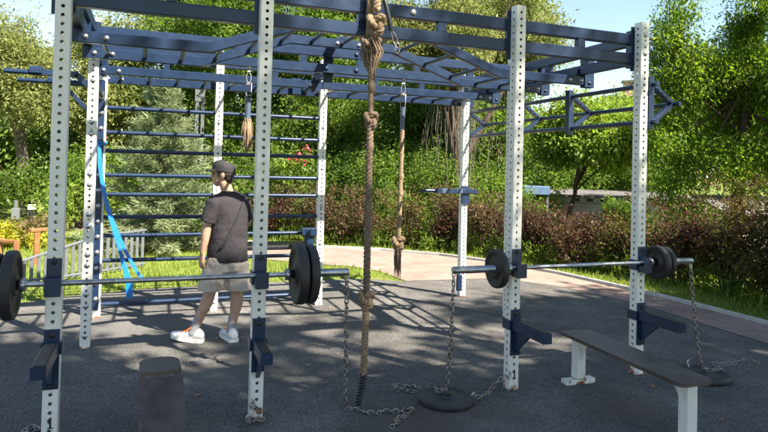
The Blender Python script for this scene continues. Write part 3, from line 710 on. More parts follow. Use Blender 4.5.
obj('seat_board', slab([t0+sx_*hw_, t0-sx_*hw_, t0+sl*.62-sx_*hw_, t0+sl*.62+sx_*hw_][::-1], 0, .022, (ax*.6+up(1))), [M['wood'], M['ply_edge']], t)
pts = [hc-sx_*.112, hc+sx_*.112]
for k in range(13):
    a_ = k/12*PI; pts.append(hc-ax*(.17+.1*math.sin(a_)**.8)+sx_*.112*math.cos(a_))
obj('head_board', slab(pts, 0, .026, (0, 0, 1)), [M['wood'], M['ply_edge']], t)
for q in (-1, 1):
    mb = MB(); c = hc-ax*.1+sx_*q*.05; mb.beam(c-up(.03), V((c.x, c.y, .0)), .05, .05); mb.beam(c-up(.08), t0+sl*.58+sx_*q*.07-up(.04), .04, .04); obj('leg', mb, M['white'], t)
for u in (.04, .3): obj('bolt', MB().lathe(tuple(t0+sl*u), tuple(ax*.78+up(1)), [(0, .009), (.003, .008), (.004, 0)], 10), M['ply_edge'], t)

# bits lying on the floor
for x, y, a, lab in ((.82, .47, .3, 'small dry orange leaf lying on the dark floor before the man'), (3.99, -.31, 1.2, 'small tan leaf lying on the floor below the right bench'), (.7, .15, 2.2, 'curled brown leaf on the floor right of the left bench headboard')):
    mb = MB(); c = V((x, y, .018)); R = Matrix.Rotation(a, 3, 'Z'); pts = [(-.025, 0, 0), (-.008, .014, .008), (.012, .012, .006), (.03, 0, .002), (.012, -.012, .008), (-.008, -.014, .005)]
    mb.add([c+R @ V(p) for p in pts]+[c+R @ V((0, 0, -.004))], [(i, (i+1) % 6, 6) for i in range(6)]); mb.add([c+R @ V((-.025, 0, 0)), c+R @ V((-.045, .002, .004)), c+R @ V((-.045, -.001, .004))], [(0, 1, 2)])
    tag(obj('fallen_leaf', mb, M['dirt_leaf'], loc=(x, y, .01)), lab, 'leaf', 'fallen leaves')
mb = MB(); o = [(0, 0), (.1, -.03), (.2, -.01), (.24, .05), (.2, .1), (.09, .08), (.02, .06)]
mb.prism([(x+.78, y+1.14) for x, y in o], .009, .024); mb.add([(.98, 1.14, .024), (1.02, 1.19, .06), (.99, 1.23, .03), (.97, 1.18, .024)], [(0, 1, 2, 3)])
tag(obj('rubber_scrap', mb, M['scrap'], loc=(.85, 1.17, .009)), 'torn curled grey scrap of rubber lying in front of the man', 'scrap')

# ------------------------------------------------------------------ the man
man = thing('person', 'man in a black cap, charcoal shirt and pale shorts walking away between the posts', 'person', (1.06, 1.84, .008))
def rmod(o, vox, it=6, disp=0, dscale=.1):
    m = o.modifiers.new('union', 'REMESH'); m.mode = 'VOXEL'; m.voxel_size = vox; m.use_smooth_shade = True
    s_ = o.modifiers.new('soften', 'SMOOTH'); s_.factor = .5; s_.iterations = it
    if disp:
        tx = bpy.data.textures.new('folds', 'CLOUDS'); tx.noise_scale = dscale; tx.noise_depth = 3
        d_ = o.modifiers.new('folds', 'DISPLACE'); d_.texture = tx; d_.strength = disp; d_.mid_level = .5; d_.texture_coords = 'LOCAL'
    return o
h = V((-.5, .87, 0)).normalized(); l = V((-.87, -.5, 0)).normalized()           # chest heading, his left
hf = V((-.94, .34, 0)).normalized(); hl = V((-.34, -.94, 0)).normalized()          # face heading
MC = V((1.15, 1.85, 0))
HC = V((1.088, 1.845, 1.487))
body = MB()
def limb(pts, rad, n=14): body.tube(pts, rad, n, round_ends=True)
Ls, Rs = MC+l*.15+up(1.25), MC-l*.15+up(1.25)
Le, Lw = V((.955, 1.775, 1.02)), V((.928, 1.80, .79))
Re, Rw = V((1.34, 2.03, 1.03)), V((1.24, 2.17, .86))
Lh, Rh = MC+l*.085+up(.76), MC-l*.085+up(.76)
Lk, La = V((1.005, 1.86, .425)), V((.875, 1.80, .12))
Rk, Ra = V((1.245, 1.845, .41)), V((1.19, 1.765, .115))
limb([MC+up(.74), MC+up(.9), MC+up(1.05), MC+up(1.18), MC+up(1.24)], [.11, .105, .112, .11, .09], 18)
limb([MC-l*.11+up(1.245), MC+l*.11+up(1.245)], [.042, .042])
limb([MC+up(1.24), MC+up(1.33)+V((-.02, 0, 0)), HC+up(-.07)-hf*.015], [.06, .054, .051])
limb([Ls, Ls.lerp(Le, .5)-h*.005, Le, Le.lerp(Lw, .3), Lw], [.044, .047, .04, .04, .026])
limb([Rs, Rs.lerp(Re, .5), Re, Re.lerp(Rw, .3), Rw], [.044, .047, .04, .04, .026])
for Hh_, K, A in ((Lh, Lk, La), (Rh, Rk, Ra)):
    sh = (K-A).normalized(); back = -h*.014
    limb([Hh_, Hh_.lerp(K, .5), K, K.lerp(A, .28)+back, K.lerp(A, .6)+back*.6, A], [.09, .077, .054, .056, .043, .034])
# hand: palm, four curled fingers, thumb
def hand(W, dirn, palm_n, side):
    """dirn: towards the fingers; palm_n: where the palm faces; side: towards the thumb"""
    dirn = dirn.normalized(); palm_n = palm_n.normalized(); side = side.normalized()
    for q in (-.024, -.008, .008, .024): limb([W+side*q*.6, W+dirn*.085+side*q], [.0155, .0135], 10)
    for q, ln in ((.028, .068), (.0095, .077), (-.0095, .071), (-.028, .055)):
        b0 = W+dirn*.08+side*q; p1 = b0+dirn*ln*.45+palm_n*ln*.08; p2 = p1+dirn*ln*.32+palm_n*ln*.2; p3 = p2+dirn*ln*.2+palm_n*ln*.26
        limb([b0, p1, p2, p3], [.0088, .0084, .0076, .0066], 10)
    t0 = W+dirn*.03+side*.02; limb([t0, t0+dirn*.035+side*.02+palm_n*.01, t0+dirn*.065+side*.022+palm_n*.02, t0+dirn*.085+side*.016+palm_n*.026], [.0125, .0105, .0095, .008], 10)
hand(Lw, V((-.12, .03, -1)), -l*.9+h*.15, h)
hand(Rw, V((-.45, .6, -.5)), l, V((-.3, .2, .8)))
# head: cranium, jaw, face
R3 = Matrix((hf, hl, V((0, 0, 1)))).transposed()
body.ell(HC+up(.018)-hf*.01, (.092, .074, .098), 24, 16, R3)
body.ell(HC+hf*.028-up(.045), (.062, .055, .062), 20, 12, R3)
body.ell(HC+hf*.052-up(.083), (.032, .036, .026), 16, 10, R3)            # chin
body.tube([HC+hf*.083+up(.012), HC+hf*.1-up(.018), HC+hf*.106-up(.03), HC+hf*.088-up(.038)], [.008, .011, .013, .01], 10, round_ends=True)
for q in (-.011, .011): body.ell(HC+hf*.092+hl*q-up(.034), (.009, .008, .007), 10, 6, R3)
body.ell(HC+hf*.083-up(.058), (.012, .024, .006), 14, 6, R3); body.ell(HC+hf*.081-up(.068), (.012, .021, .007), 14, 6, R3)   # lips
for q in (-.03, .03): body.ell(HC+hf*.077+hl*q+up(.022), (.014, .024, .008), 12, 6, R3)         # brow
for q in (-1, 1):
    c = HC-hf*.012+hl*.073*q-up(.012)
    body.ell(c, (.018, .009, .03), 14, 8, R3); body.ell(c-hf*.008+hl*.007*q+up(.008), (.013, .007, .022), 12, 8, R3)
bo = rmod(obj('body', body, M['skin'], man), .0045, 5)
for q in (-.03, .03): obj('eye', MB().ell(HC+hf*.079+hl*q+up(.002), (.008, .012, .007), 12, 8, R3), M['hair'], man)
# hair at the nape and temples, under the cap
mb = MB(); mb.ell(HC-hf*.02+up(.012), (.088, .078, .08), 22, 14, R3); mb.ell(HC-hf*.06-up(.04), (.036, .056, .045), 18, 10, R3)
for q in (-1, 1): mb.ell(HC+hf*.02+hl*.066*q+up(.01), (.022, .01, .032), 12, 8, R3)
rmod(obj('hair', mb, M['hair'], man), .006, 3)
# cap: crown, band, brim and button
mb = MB(); n = 26; vs = []; fs = []
prof = [(-.004, 1.0), (.028, 1.0), (.05, .95), (.068, .84), (.081, .63), (.088, .34), (.09, .02)]
cb = HC+up(.032)-hf*.008
for z, k in prof: vs += [cb+up(z)+hf*.104*k*math.cos(2*PI*i/n)+hl*.088*k*math.sin(2*PI*i/n)+up(.012*math.cos(2*PI*i/n)) for i in range(n)]
for j in range(len(prof)-1): fs += [(j*n+i, j*n+(i+1) % n, (j+1)*n+(i+1) % n, (j+1)*n+i) for i in range(n)]
mb.add(vs, fs, True); mb.ell(cb+up(.091), (.009, .009, .005), 10, 6)
cap = obj('cap', mb, M['cap'], man)
mb = MB(); top = []; bot = []
for i in range(17):
    a = -1.15+2.3*i/16; inn = cb+hf*.1*math.cos(a)+hl*.087*math.sin(a)+up(.014); r_ = .062*math.cos(a*.98)**.6 if abs(a) < 1.5 else 0
    out_ = inn+hf*(r_+.004)+hl*.012*math.sin(a)+up(-.006-.02*math.sin(a)**2)
    top += [inn, out_]
m_ = len(top); vs = top+[p-up(.005) for p in top]
fs = []
for i in range(16): q = 2*i; fs += [(q, q+1, q+3, q+2), (m_+q+2, m_+q+3, m_+q+1, m_+q), (q+1, m_+q+1, m_+q+3, q+3)]
mb.add(vs, fs, True); obj('brim', mb, M['cap'], cap)
# shirt
def ringed(mb, rings, n=28):
    """rings: (centre, axis u, half-width u, axis v, half-width v)"""
    vs = []
    for c, u, a, w, b_ in rings: vs += [c+u*a*math.cos(2*PI*k/n)*abs(math.cos(2*PI*k/n))**-.12*1+w*b_*math.sin(2*PI*k/n) if abs(math.cos(2*PI*k/n)) > 1e-3 else c+w*b_*math.sin(2*PI*k/n) for k in range(n)]
    fs = [(j*n+k, j*n+(k+1) % n, (j+1)*n+(k+1) % n, (j+1)*n+k) for j in range(len(rings)-1) for k in range(n)]
    fs += [tuple(range(n-1, -1, -1)), tuple(range((len(rings)-1)*n, len(rings)*n))]
    return mb.add(vs, fs, True)
mb = MB()
tr = [(.705, .186, .158, .008), (.76, .188, .158, .008), (.85, .184, .15, .004), (.95, .178, .14, 0), (1.05, .176, .132, -.004), (1.15, .178, .126, -.008), (1.22, .178, .115, -.01), (1.27, .168, .102, -.01), (1.3, .135, .086, -.008), (1.33, .082, .07, -.004), (1.34, .066, .062, -.002)]
ringed(mb, [(MC+up(z)+h*o_+V((.012*(1.2-z), 0, 0)), l, a, h, b_) for z, a, b_, o_ in tr])
for S_, E_, q in ((Ls, Le, 1), (Rs, Re, -1)):
    d = (E_-S_).normalized(); u = d.orthogonal().normalized(); w = d.cross(u)
    ringed(mb, [(S_-d*.03-l*q*.05+up(.0), u, .06, w, .06), (S_+d*.01, u, .07, w, .07), (S_+d*.1, u, .071, w, .07), (S_+d*.18+l*q*.003, u, .074, w, .07), (S_+d*.2+l*q*.003, u, .073, w, .069)], 20)
rmod(obj('shirt', mb, M['shirt'], man), .008, 3, .032, .15)
# shorts
mb = MB()
ringed(mb, [(MC+up(z)+V((.012*(1.2-z), 0, 0)), l, a, h, b_) for z, a, b_ in ((.62, .165, .13), (.7, .17, .135), (.76, .168, .13), (.8, .15, .12))])
for Hh_, K, q in ((Lh, Lk, 1), (Rh, Rk, -1)):
    d = (K-Hh_).normalized(); e = d.dot(V((0, 0, -1)))
    ringed(mb, [(Hh_-d*.0, l, .09, h, .105), (Hh_+d*.08, l, .102, h, .122), (Hh_+d*.17, l, .108, h, .122), (Hh_+d*.285, l, .112, h, .118), (Hh_+d*.325, l, .112, h, .116)], 22)
rmod(obj('shorts', mb, M['shorts'], man), .008, 3, .03, .1)
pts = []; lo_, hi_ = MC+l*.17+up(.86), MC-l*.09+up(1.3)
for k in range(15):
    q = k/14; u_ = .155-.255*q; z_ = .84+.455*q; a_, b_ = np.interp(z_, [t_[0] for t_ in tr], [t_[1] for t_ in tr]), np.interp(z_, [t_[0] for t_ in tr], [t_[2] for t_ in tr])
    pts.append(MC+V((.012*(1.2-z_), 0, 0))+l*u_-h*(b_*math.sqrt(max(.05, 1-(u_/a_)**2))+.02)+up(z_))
obj('diagonal_ribbon', ribbon(MB(), pts, .036, .005, l*.8+up(.45)), M['cap'], man)  # dark ribbon running diagonally across the back of the shirt
# socks and shoes
for A, K, toe, nm in ((La, Lk, V((-.82, .36, 0)), 'L'), (Ra, Rk, V((-.22, .97, 0)), 'R')):
    d = (K-A).normalized(); obj('sock', MB().tube([A-d*.05, A, A+d*.05, A+d*.095, A+d*.1], [.04, .0395, .04, .044, .041], 16), M['sock'], man)
    toe = toe.normalized(); s_ = V((-toe.y, toe.x, 0)); base = V((A.x, A.y, .009)); SZ = 1.04
    lift = .035 if nm == 'L' else 0.                                                      # front foot lands on its heel
    def F(u, v, z): return base+toe*u*SZ+s_*v*SZ+up(z*.93+max(0, u)*lift/.2*.9)
    sec = [(-.085, .02, .02, .06), (-.078, .034, .012, .085), (-.05, .041, .006, .112), (-.01, .042, .004, .115), (.03, .043, .004, .1), (.07, .046, .006, .082), (.11, .05, .008, .066), (.15, .049, .012, .056), (.182, .036, .018, .047), (.197, .014, .026, .036)]
    mb = MB(); vs = []; n = 16
    for u, w_, z0, z1 in sec:
        for k in range(n):
            a = 2*PI*k/n; cz = (z0+z1)/2+.012; vs.append(F(u, w_*math.cos(a)*(1 if math.sin(a) < .2 else .92), cz+(z1-z0)/2*math.sin(a)*(1 if math.sin(a) > 0 else .8)))
    mb.add(vs, [(j*n+k, j*n+(k+1) % n, (j+1)*n+(k+1) % n, (j+1)*n+k) for j in range(len(sec)-1) for k in range(n)]+[tuple(range(n-1, -1, -1)), tuple(range((len(sec)-1)*n, len(sec)*n))], True)
    sh_ = obj('shoe', mb, M['shoe'], man)
    mb = MB(); ol = []
    for u, w_, z0, z1 in sec: ol.append((u, w_*1.1+.002))
    vs = [F(u, w, 0 if u < .15 else .008) for u, w in ol]+[F(u, -w, 0 if u < .15 else .008) for u, w in ol[::-1]]; m_ = len(vs); vs2 = [p+up(.03) for p in vs]
    mb.add(vs+vs2, [(i, (i+1) % m_, m_+(i+1) % m_, m_+i) for i in range(m_)]+[tuple(range(m_-1, -1, -1)), tuple(range(m_, 2*m_))]); obj('sole', mb, M['sole'], sh_)
    mb = MB()
    for u, z in ((.035, .112), (.055, .102), (.075, .092), (.095, .082)): mb.tube([F(u, -.03, z-.012), F(u+.004, 0, z+.004), F(u+.008, .03, z-.012)], .006, 6)
    mb.tube([F(.03, .0, .115), F(.02, .03, .135), F(.045, .05, .115)], .005, 6); mb.tube([F(.03, .0, .115), F(.05, -.03, .13), F(.03, -.045, .11)], .005, 6)
    obj('lace', mb, M['orange'], sh_)

# ------------------------------------------------------------------ vegetation
def unit(a): return a/np.maximum(np.linalg.norm(a, axis=1, keepdims=True), 1e-9)
def field(p, f, ph):
    """cheap smooth pseudo-noise for clumps and gaps"""
    x, y, z = p[:, 0]*f, p[:, 1]*f, p[:, 2]*f
    return (np.sin(x*1.7+ph)+np.sin(y*2.1+1.3*ph+1.1*np.sin(z))+np.sin(z*1.9+.7*ph)+np.sin((x+y)*1.3+z*.8+2*ph)+np.sin((x-z)*2.9+ph*.3)*.6)/4.6
def leaves(C, k, spread, L, W, droop, rng, axis=None, flat=.5):
    """k leaves around each spray centre C -> (n,4,3)"""
    n = len(C)*k; c = np.repeat(C, k, 0); tw = unit(rng.normal(size=C.shape)*np.array([1, 1, .6])+np.array([0, 0, -.5*droop])); T_ = np.repeat(tw, k, 0); off = rng.normal(size=(n, 3))*spread*.45+T_*(rng.uniform(-1.7, 1.7, n)*spread)[:, None]; p = c+off
    d = unit(unit(off)*.5+T_*.5+rng.normal(size=(n, 3))*.7+np.array([0, 0, -droop])+(np.repeat(axis, k, 0) if axis is not None else 0))
    nr = unit(rng.normal(size=(n, 3))*(1-flat)+np.array([0, 0, 1])*flat); s = unit(np.cross(d, nr)); nr = np.cross(s, d)
    ln = (L*rng.uniform(.6, 1.25, n)*np.repeat(rng.uniform(.7, 1.25, len(C)), k))[:, None]; wd = ln*W*.5
    return np.stack([p, p+d*ln*.45+s*wd+nr*ln*.06, p+d*ln-nr*ln*.1, p+d*ln*.45-s*wd+nr*ln*.06], 1)
def crown_pts(lobes, n, rng, gap=-.15, f=1.6, inner=.45):
    lb = np.array(lobes, float); vol = (lb[:, 3]*lb[:, 4]*lb[:, 5])**.75; out = []; ph = rng.uniform(0, 9)
    tot = 0
    while tot < n:
        i = rng.choice(len(lb), n, p=vol/vol.sum()); u = unit(rng.normal(size=(n, 3))); r = inner+(1-inner)*rng.random(n)**.7
        r = r*(1+.16*np.sin(u[:, 0]*5+i)*np.sin(u[:, 1]*4+2*i)+rng.normal(size=n)*.06+np.where(rng.random(n) < .14, rng.exponential(.16, n), 0))
        p = lb[i, :3]+u*lb[i, 3:6]*r[:, None]
        keep = (field(p, f, ph) > gap) & (p[:, 2] > .1); out.append(p[keep]); tot += keep.sum()
        if len(out) > 12: break
    return np.concatenate(out)[:n]
def trunk_mb(base, top, r0, limbs, rng, r1=None, twigs=5):
    mb = MB(); b_, t = V(base), V(top); n = 7; pts = []; rad = []
    for i in range(n+1):
        s = i/n; pts.append(b_.lerp(t, s)+V((rng.normal()*.05, rng.normal()*.05, 0))*(t-b_).length*.25*(0 < i < n)); rad.append(r0*(1.25 if i == 0 else 1)*(1-s)+(r1 if r1 else r0*.45)*s)
    mb.tube(pts, rad, 10, round_ends=False)
    for e, s0 in limbs:
        s0 = min(s0, .98); j = s0*n; a = pts[int(j)].lerp(pts[min(int(j)+1, n)], j-int(j)); e = V(e); q = r0*(1-.55*s0)*.5
        mid = a.lerp(e, .5)+V((rng.normal()*.1, rng.normal()*.1, .12+rng.normal()*.08))*(e-a).length*.5
        mb.tube([a, a.lerp(mid, .5)+V((0, 0, .03)), mid, mid.lerp(e, .55), e], [q, q*.85, q*.65, q*.4, q*.12], 7)
        for _ in range(twigs):
            k = rng.uniform(.3, .95); st_ = mid.lerp(e, k) if k > .3 else mid; en = st_+V((rng.normal(), rng.normal(), abs(rng.normal())*.6+.1))*(e-a).length*.22
            mb.tube([st_, st_.lerp(en, .5)+V((0, 0, .04)), en], [q*.25, q*.16, q*.05], 5)
    return mb
def tree(name, label, base, top, r0, lobes, nsp, k, leaf, W, lm, seed, droop=.3, spread=.16, bark='bark', cat='tree', group='trees around the training ground', gap=-.15, f=1.6, inner=.45, twigs=5, extra=None, limb_n=10):
    rng = np.random.default_rng(seed); t = thing(name, label, cat, (base[0], base[1], 0), group)
    idx = rng.permutation(len(lobes))[:limb_n]
    lim = [((lobes[i][0], lobes[i][1], lobes[i][2]+.2*lobes[i][5]), rng.uniform(.35, .98)) for i in idx]
    obj('trunk', trunk_mb((base[0], base[1], -.05), top, r0, lim, rng, twigs=twigs), M[bark], t)
    P = crown_pts(lobes, nsp, rng, gap, f, inner)
    quads('crown', leaves(P, k, spread, leaf, W, droop, rng), LF[lm], t)
    if extra: extra(t, rng)
    return t
def lobes_auto(c, rx, ry, z0, z1, n, seed, rr=(.35, .55)):
    """overlapping foliage masses filling an egg-shaped crown"""
    rng = np.random.default_rng(seed); out = []
    hz = (z1-z0)/2; zc = (z0+z1)/2
    for i in range(n):
        u = unit(rng.normal(size=(1, 3)))[0]*rng.random()**.45*.72; q = rng.uniform(*rr)
        taper = 1-.35*max(0, u[2])
        out.append((c[0]+u[0]*rx*taper, c[1]+u[1]*ry*taper, zc+u[2]*hz, rx*q, ry*q, hz*q*.85))
    return out
T = lambda *a, **k: tree(*a, **k)
# left: pale olive willow against the sky, seen past the first post
T('willow_tree', 'pale olive willow with a dark leaning trunk at the far left of the lawn', (-2.7, 15.4), (-3.0, 15.5, 3.6), .2, lobes_auto((-3.05, 15.5), 2.0, 2., 1.9, 5.7, 18, 3), 3600, 15, .1, .36, 'olive', 11, .5, .2, 'bark_grey')
T('willow_tree', 'tallest pale willow at the left edge of the view behind the timber posts', (-5.2, 16.5), (-5.2, 16.5, 4.5), .22, lobes_auto((-5.0, 16.6), 1.9, 2., 1.2, 7.6, 18, 4), 3200, 15, .11, .36, 'olive', 12, .5, .22, 'bark_grey')
T('maple_tree', 'light green maple rising behind the second white post from the left', (-1.3, 20.5), (-1.2, 20.4, 4.5), .2, lobes_auto((-.9, 20.5), 2.1, 2.2, 1., 8.3, 20, 5), 3200, 15, .125, .5, 'olive', 13, .3, .24, 'bark_grey')
T('maple_tree', 'leafy maple behind the blue green spruce', (1.5, 20.), (1.6, 20, 5.), .24, lobes_auto((1.6, 20.), 2.7, 2.4, .9, 9.5, 24, 6), 4600, 15, .13, .5, 'mid', 14, .3, .24)
T('maple_tree', 'sunny green maple above the walking man', (3.6, 16.8), (3.6, 16.8, 4.5), .22, lobes_auto((3.6, 16.8), 2.2, 2.2, .6, 9, 24, 7), 4800, 15, .115, .5, 'mid', 15, .3, .22)
T('maple_tree', 'broad shady maple in the middle above the hedge beside the tall rope', (6.0, 14.8), (6.0, 14.8, 4.5), .24, lobes_auto((5.9, 14.8), 2.3, 2.2, .5, 8.6, 26, 8), 5200, 15, .11, .5, 'mid', 16, .3, .2)
T('maple_tree', 'dark dense maple at mid left behind the stall bars', (4.9, 13.2), (4.9, 13.2, 2.), .16, lobes_auto((4.9, 13.2), 1.5, 1.4, .35, 4.1, 18, 9), 3600, 15, .1, .5, 'deep', 17, .25, .17)
def dead_twigs(t, rng):
    mb = MB()
    for i in range(80):
        a = rng.uniform(0, 6.28); r_ = rng.uniform(.15, .95); x, y = 7.0+r_*math.cos(a), 8.5+.7*r_*math.sin(a)
        z1 = rng.uniform(2.4, 3.6); ln = rng.uniform(.5, 1.9)
        p = [V((x, y, z1))]
        for q in range(4): p.append(p[-1]+V((rng.normal()*.05, rng.normal()*.05, -ln/4)))
        mb.tube(p, [.0045, .004, .0035, .003, .0015], 4)
    obj('dry_hanging_twigs', mb, M['twig'], t)
T('willow_tree', 'big old willow with dry hanging twigs behind the right rear post', (6.95, 8.75), (7.1, 8.7, 4.3), .2, lobes_auto((7.4, 8.9), 2.9, 1.8, 2.7, 7.2, 22, 10, (.28, .42)), 6200, 14, .095, .32, 'olive', 18, .6, .2, 'bark', gap=-.05, extra=dead_twigs)
T('maple_tree', 'deep green tree behind the hedge right of the second rope', (7.6, 11.9), (7.6, 11.9, 3.5), .17, lobes_auto((7.5, 11.9), 1.8, 1.6, .4, 5.6, 20, 21), 4200, 15, .1, .5, 'deep', 19, .25, .17)
T('maple_tree', 'tall mid green tree behind the willow twigs', (11.4, 14.2), (11.4, 14.2, 5), .24, lobes_auto((11.2, 14.4), 2.5, 2.3, 1., 8.8, 24, 22), 4600, 15, .125, .5, 'mid', 20, .3, .24)
T('maple_tree', 'bright yellow green young tree with an inclined stem before the low pale building', (10.3, 9.1), (10.75, 8.9, 2.4), .07, lobes_auto((11.0, 8.9), 1.55, 1.3, 1.45, 3.75, 18, 23, (.3, .48)), 3400, 14, .11, .5, 'bright', 21, .3, .2, gap=-.2)
T('maple_tree', 'bright green tree rising behind the roof of the low pale building', (16.0, 13.6), (16.0, 13.6, 2.8), .13, lobes_auto((15.8, 13.6), 2.1, 1.8, 1.1, 4.6, 18, 24), 3600, 14, .12, .5, 'bright', 22, .3, .22)
T('ash_tree', 'large yellow green ash tree with drooping leaflets filling the right side', (9.9, 3.85), (10.1, 3.8, 3.4), .14, lobes_auto((10.15, 3.8), 1.65, 1.6, 1.1, 5.7, 30, 25, (.22, .38))+[(9.05, 4.05, 1.3, .6, .6, .42), (9.6, 3.5, 1.2, .6, .6, .4), (10.2, 3.1, 1.3, .6, .6, .45), (9.3, 3.7, 1.8, .7, .7, .5), (8.75, 4.3, 3.9, .35, .35, .4), (9.0, 4.2, 4.5, .3, .3, .4), (8.6, 4.4, 3.0, .4, .4, .4), (10.3, 3.6, 5.2, .6, .6, .6), (8.9, 4.3, 3.4, .4, .4, .5), (9.0, 4.2, 2.2, .6, .6, .5), (9.9, 3.2, 2.3, .7, .7, .5)], 8800, 13, .072, .36, 'ash', 23, .75, .14, 'bark', gap=.02, f=2.2)
T('ash_tree', 'second ash tree at the right edge of the view', (11.1, 2.0), (11.1, 2.0, 3.2), .13, lobes_auto((11.1, 2.0), 1.5, 1.5, .9, 5.6, 22, 26, (.28, .42)), 6200, 13, .074, .38, 'ash', 24, .75, .16, 'bark', gap=-.02, f=2.2)
T('ash_tree', 'deep green tree standing behind the large ash on the right', (13.2, 6.6), (13.2, 6.6, 2.8), .15, lobes_auto((13.3, 6.7), 2.2, 2., 1.3, 4.8, 20, 27), 4400, 14, .14, .42, 'mid', 25, .5, .2)
# trees behind the photographer; their shade falls over the front of the floor
for (x, y, z1, s_, lab) in ((2.9, -7.6, 12.5, 31, 'tall broad tree standing behind the photographer with its trunk nearest the barbells'), (6.0, -7.1, 12.3, 32, 'second tall broad tree behind the photographer to the right'), (9.1, -6.9, 12.1, 36, 'third tall tree behind the photographer opposite the long bench'), (11.9, -6.3, 11.2, 33, 'lower tree behind the photographer towards the path'), (-.9, -8.2, 13.0, 34, 'tall tree behind the photographer on the left')):
    T('shade_tree', lab, (x, y), (x, y, 7), .26, lobes_auto((x, y), 2.8, 2.0, 3.0, z1, 26, s_, (.26, .4))+[(x+q*1.25, y+.3*(q % 2), z1-1.0+.35*math.sin(3*q+s_), .95, .9, .8) for q in (-1.3, -.4, .4, 1.3)], 2300, 9, .21, .6, 'mid', s_, .2, .24, gap=.03, f=1.0, inner=.25, group='shade trees behind the photographer', twigs=2)

# blue-green spruce
def spruce(label, x, y, hgt, rad, seed, nb=300):
    rng = np.random.default_rng(seed); t = thing('spruce_tree', label, 'spruce', (x, y, 0), 'trees around the training ground'); tm = MB()
    tm.tube([(x, y, -.05), (x+.02, y, hgt*.5), (x, y, hgt*.97)], [.07, .045, .008], 9); Q = []; 
    for i in range(nb):
        s = (i+rng.random())/nb; z = .18+(hgt-.2)*s**1.05; a = i*2.399+rng.normal()*.3; ln = rad*(1-s)**.8*rng.uniform(.6, 1.18)+.07
        el = -.12+.75*s+rng.normal()*.1; d = np.array([math.cos(a)*math.cos(el), math.sin(a)*math.cos(el), math.sin(el)]); b0 = np.array([x, y, z])
        if ln > .25: e = b0+d*ln; tm.tube([tuple(b0), tuple(b0+d*ln*.5-np.array([0, 0, .03*ln])), tuple(e+np.array([0, 0, .08*ln]))], [.011, .007, .002], 5)
        m = int(24*ln/.5)+6; u = rng.random(m)**.7; base = b0+d*ln*u[:, None]+np.array([0, 0, 1])*(-.1*ln*np.sin(u*3.1)+.08*ln*u**2)[:, None]
        sd = np.cross(d, [0, 0, 1]); sd = sd/np.linalg.norm(sd)
        for q in range(6):
            w = (rng.random(m)-.5)*.27*ln*(1.15-u); p = base+sd*w[:, None]+rng.normal(size=(m, 3))*.02
            dd = unit(d*.7+sd*np.sign(w)[:, None]*.55+rng.normal(size=(m, 3))*.35+np.array([0, 0, .15])); nr = unit(rng.normal(size=(m, 3))+np.array([0, 0, .4])); sv = unit(np.cross(dd, nr))
            L_ = rng.uniform(.06, .15, m)[:, None]; Q.append(np.stack([p-sv*.006, p+sv*.006, p+dd*L_+sv*.003, p+dd*L_-sv*.003], 1))
    obj('trunk', tm, M['bark'], t); quads('crown', np.concatenate(Q), LF['spruce'], t)
spruce('blue green spruce with sweeping boughs on the lawn behind the stall bars', .66, 7.7, 3.1, 1.15, 41, 200)

# hedge shrubs along the path, each its own bush
HL = [(2.95, 9.15), (3.8, 8.45), (4.5, 8.1), (5.22, 7.58), (5.88, 6.98), (6.45, 6.2), (6.9, 5.38), (7.27, 4.56), (7.53, 3.74), (7.68, 2.97), (7.78, 2.2), (7.78, 1.5), (7.68, .75), (7.58, -.1)]
where = ['behind the left lawn path', 'right of the stall bars', 'behind the tall rope', 'between the two ropes', 'behind the second rope', 'left of the right rear post', 'behind the right rear post', 'right of the right rear post', 'left of the third front post', 'behind the barbell shaft on the right', 'left of the rightmost post', 'right of the rightmost post', 'beneath the ash tree', 'at the right edge of the view']
look = ['dull red brown', 'pinkish brown', 'dusty pink', 'mixed green and red', 'sparse reddish', 'rusty tall', 'dark red', 'purple brown', 'dark olive and red', 'very dark red', 'bushy olive brown', 'yellow tinged tall', 'dense dark', 'deep burgundy']
for i, (x, y) in enumerate(HL):
    rng = np.random.default_rng(100+i); near = i/13; hh = [.95, .88, .95, .86, .95, .9, .78, .68, .74, .98, 1.2, 1.3, 1.15, 1.3][i]+rng.uniform(-.06, .06)
    t = thing('hedge_shrub', f'{look[i]} leaved hedge shrub standing {where[i]}', 'shrub', (x, y, 0), 'hedge shrubs along the path')
    tm = MB()
    for q in range(22):
        a = rng.uniform(0, 6.28); e = V((x+.5*math.cos(a)*rng.uniform(.3, 1), y+.5*math.sin(a)*rng.uniform(.3, 1), hh*rng.uniform(.7, 1.12))); s0 = V((x+.1*math.cos(a), y+.1*math.sin(a), 0)); tm.tube([s0, s0.lerp(e, .5)+V((rng.normal()*.04, rng.normal()*.04, .08)), e], [.011, .008, .003], 5)
    obj('stem', tm, M['bark'], t)
    lb = [(x+rng.normal()*.17, y+rng.normal()*.17, hh*rng.uniform(.3, .85), rng.uniform(.2, .36), rng.uniform(.2, .36), rng.uniform(.22, .36)) for _ in range(8)]
    P = crown_pts(lb, 520, rng, -.08, 3.5, .3)
    n2 = 90; tip = np.stack([x+rng.normal(size=n2)*.34, y+rng.normal(size=n2)*.34, hh*rng.uniform(.85, 1.28, n2)], 1)
    quads('foliage', np.concatenate([leaves(P, 10, .075, .056, .55, .1, rng), leaves(tip, 6, .05, .055, .5, -.3, rng)]), LF[('hedge_red', 'hedge_pink', 'hedge_pink', 'hedge_green', 'hedge_red', 'hedge_pink', 'hedge_red', 'hedge_red', 'hedge_green', 'hedge_red', 'hedge_green', 'hedge_green', 'hedge_red', 'hedge_red')[i]], t)
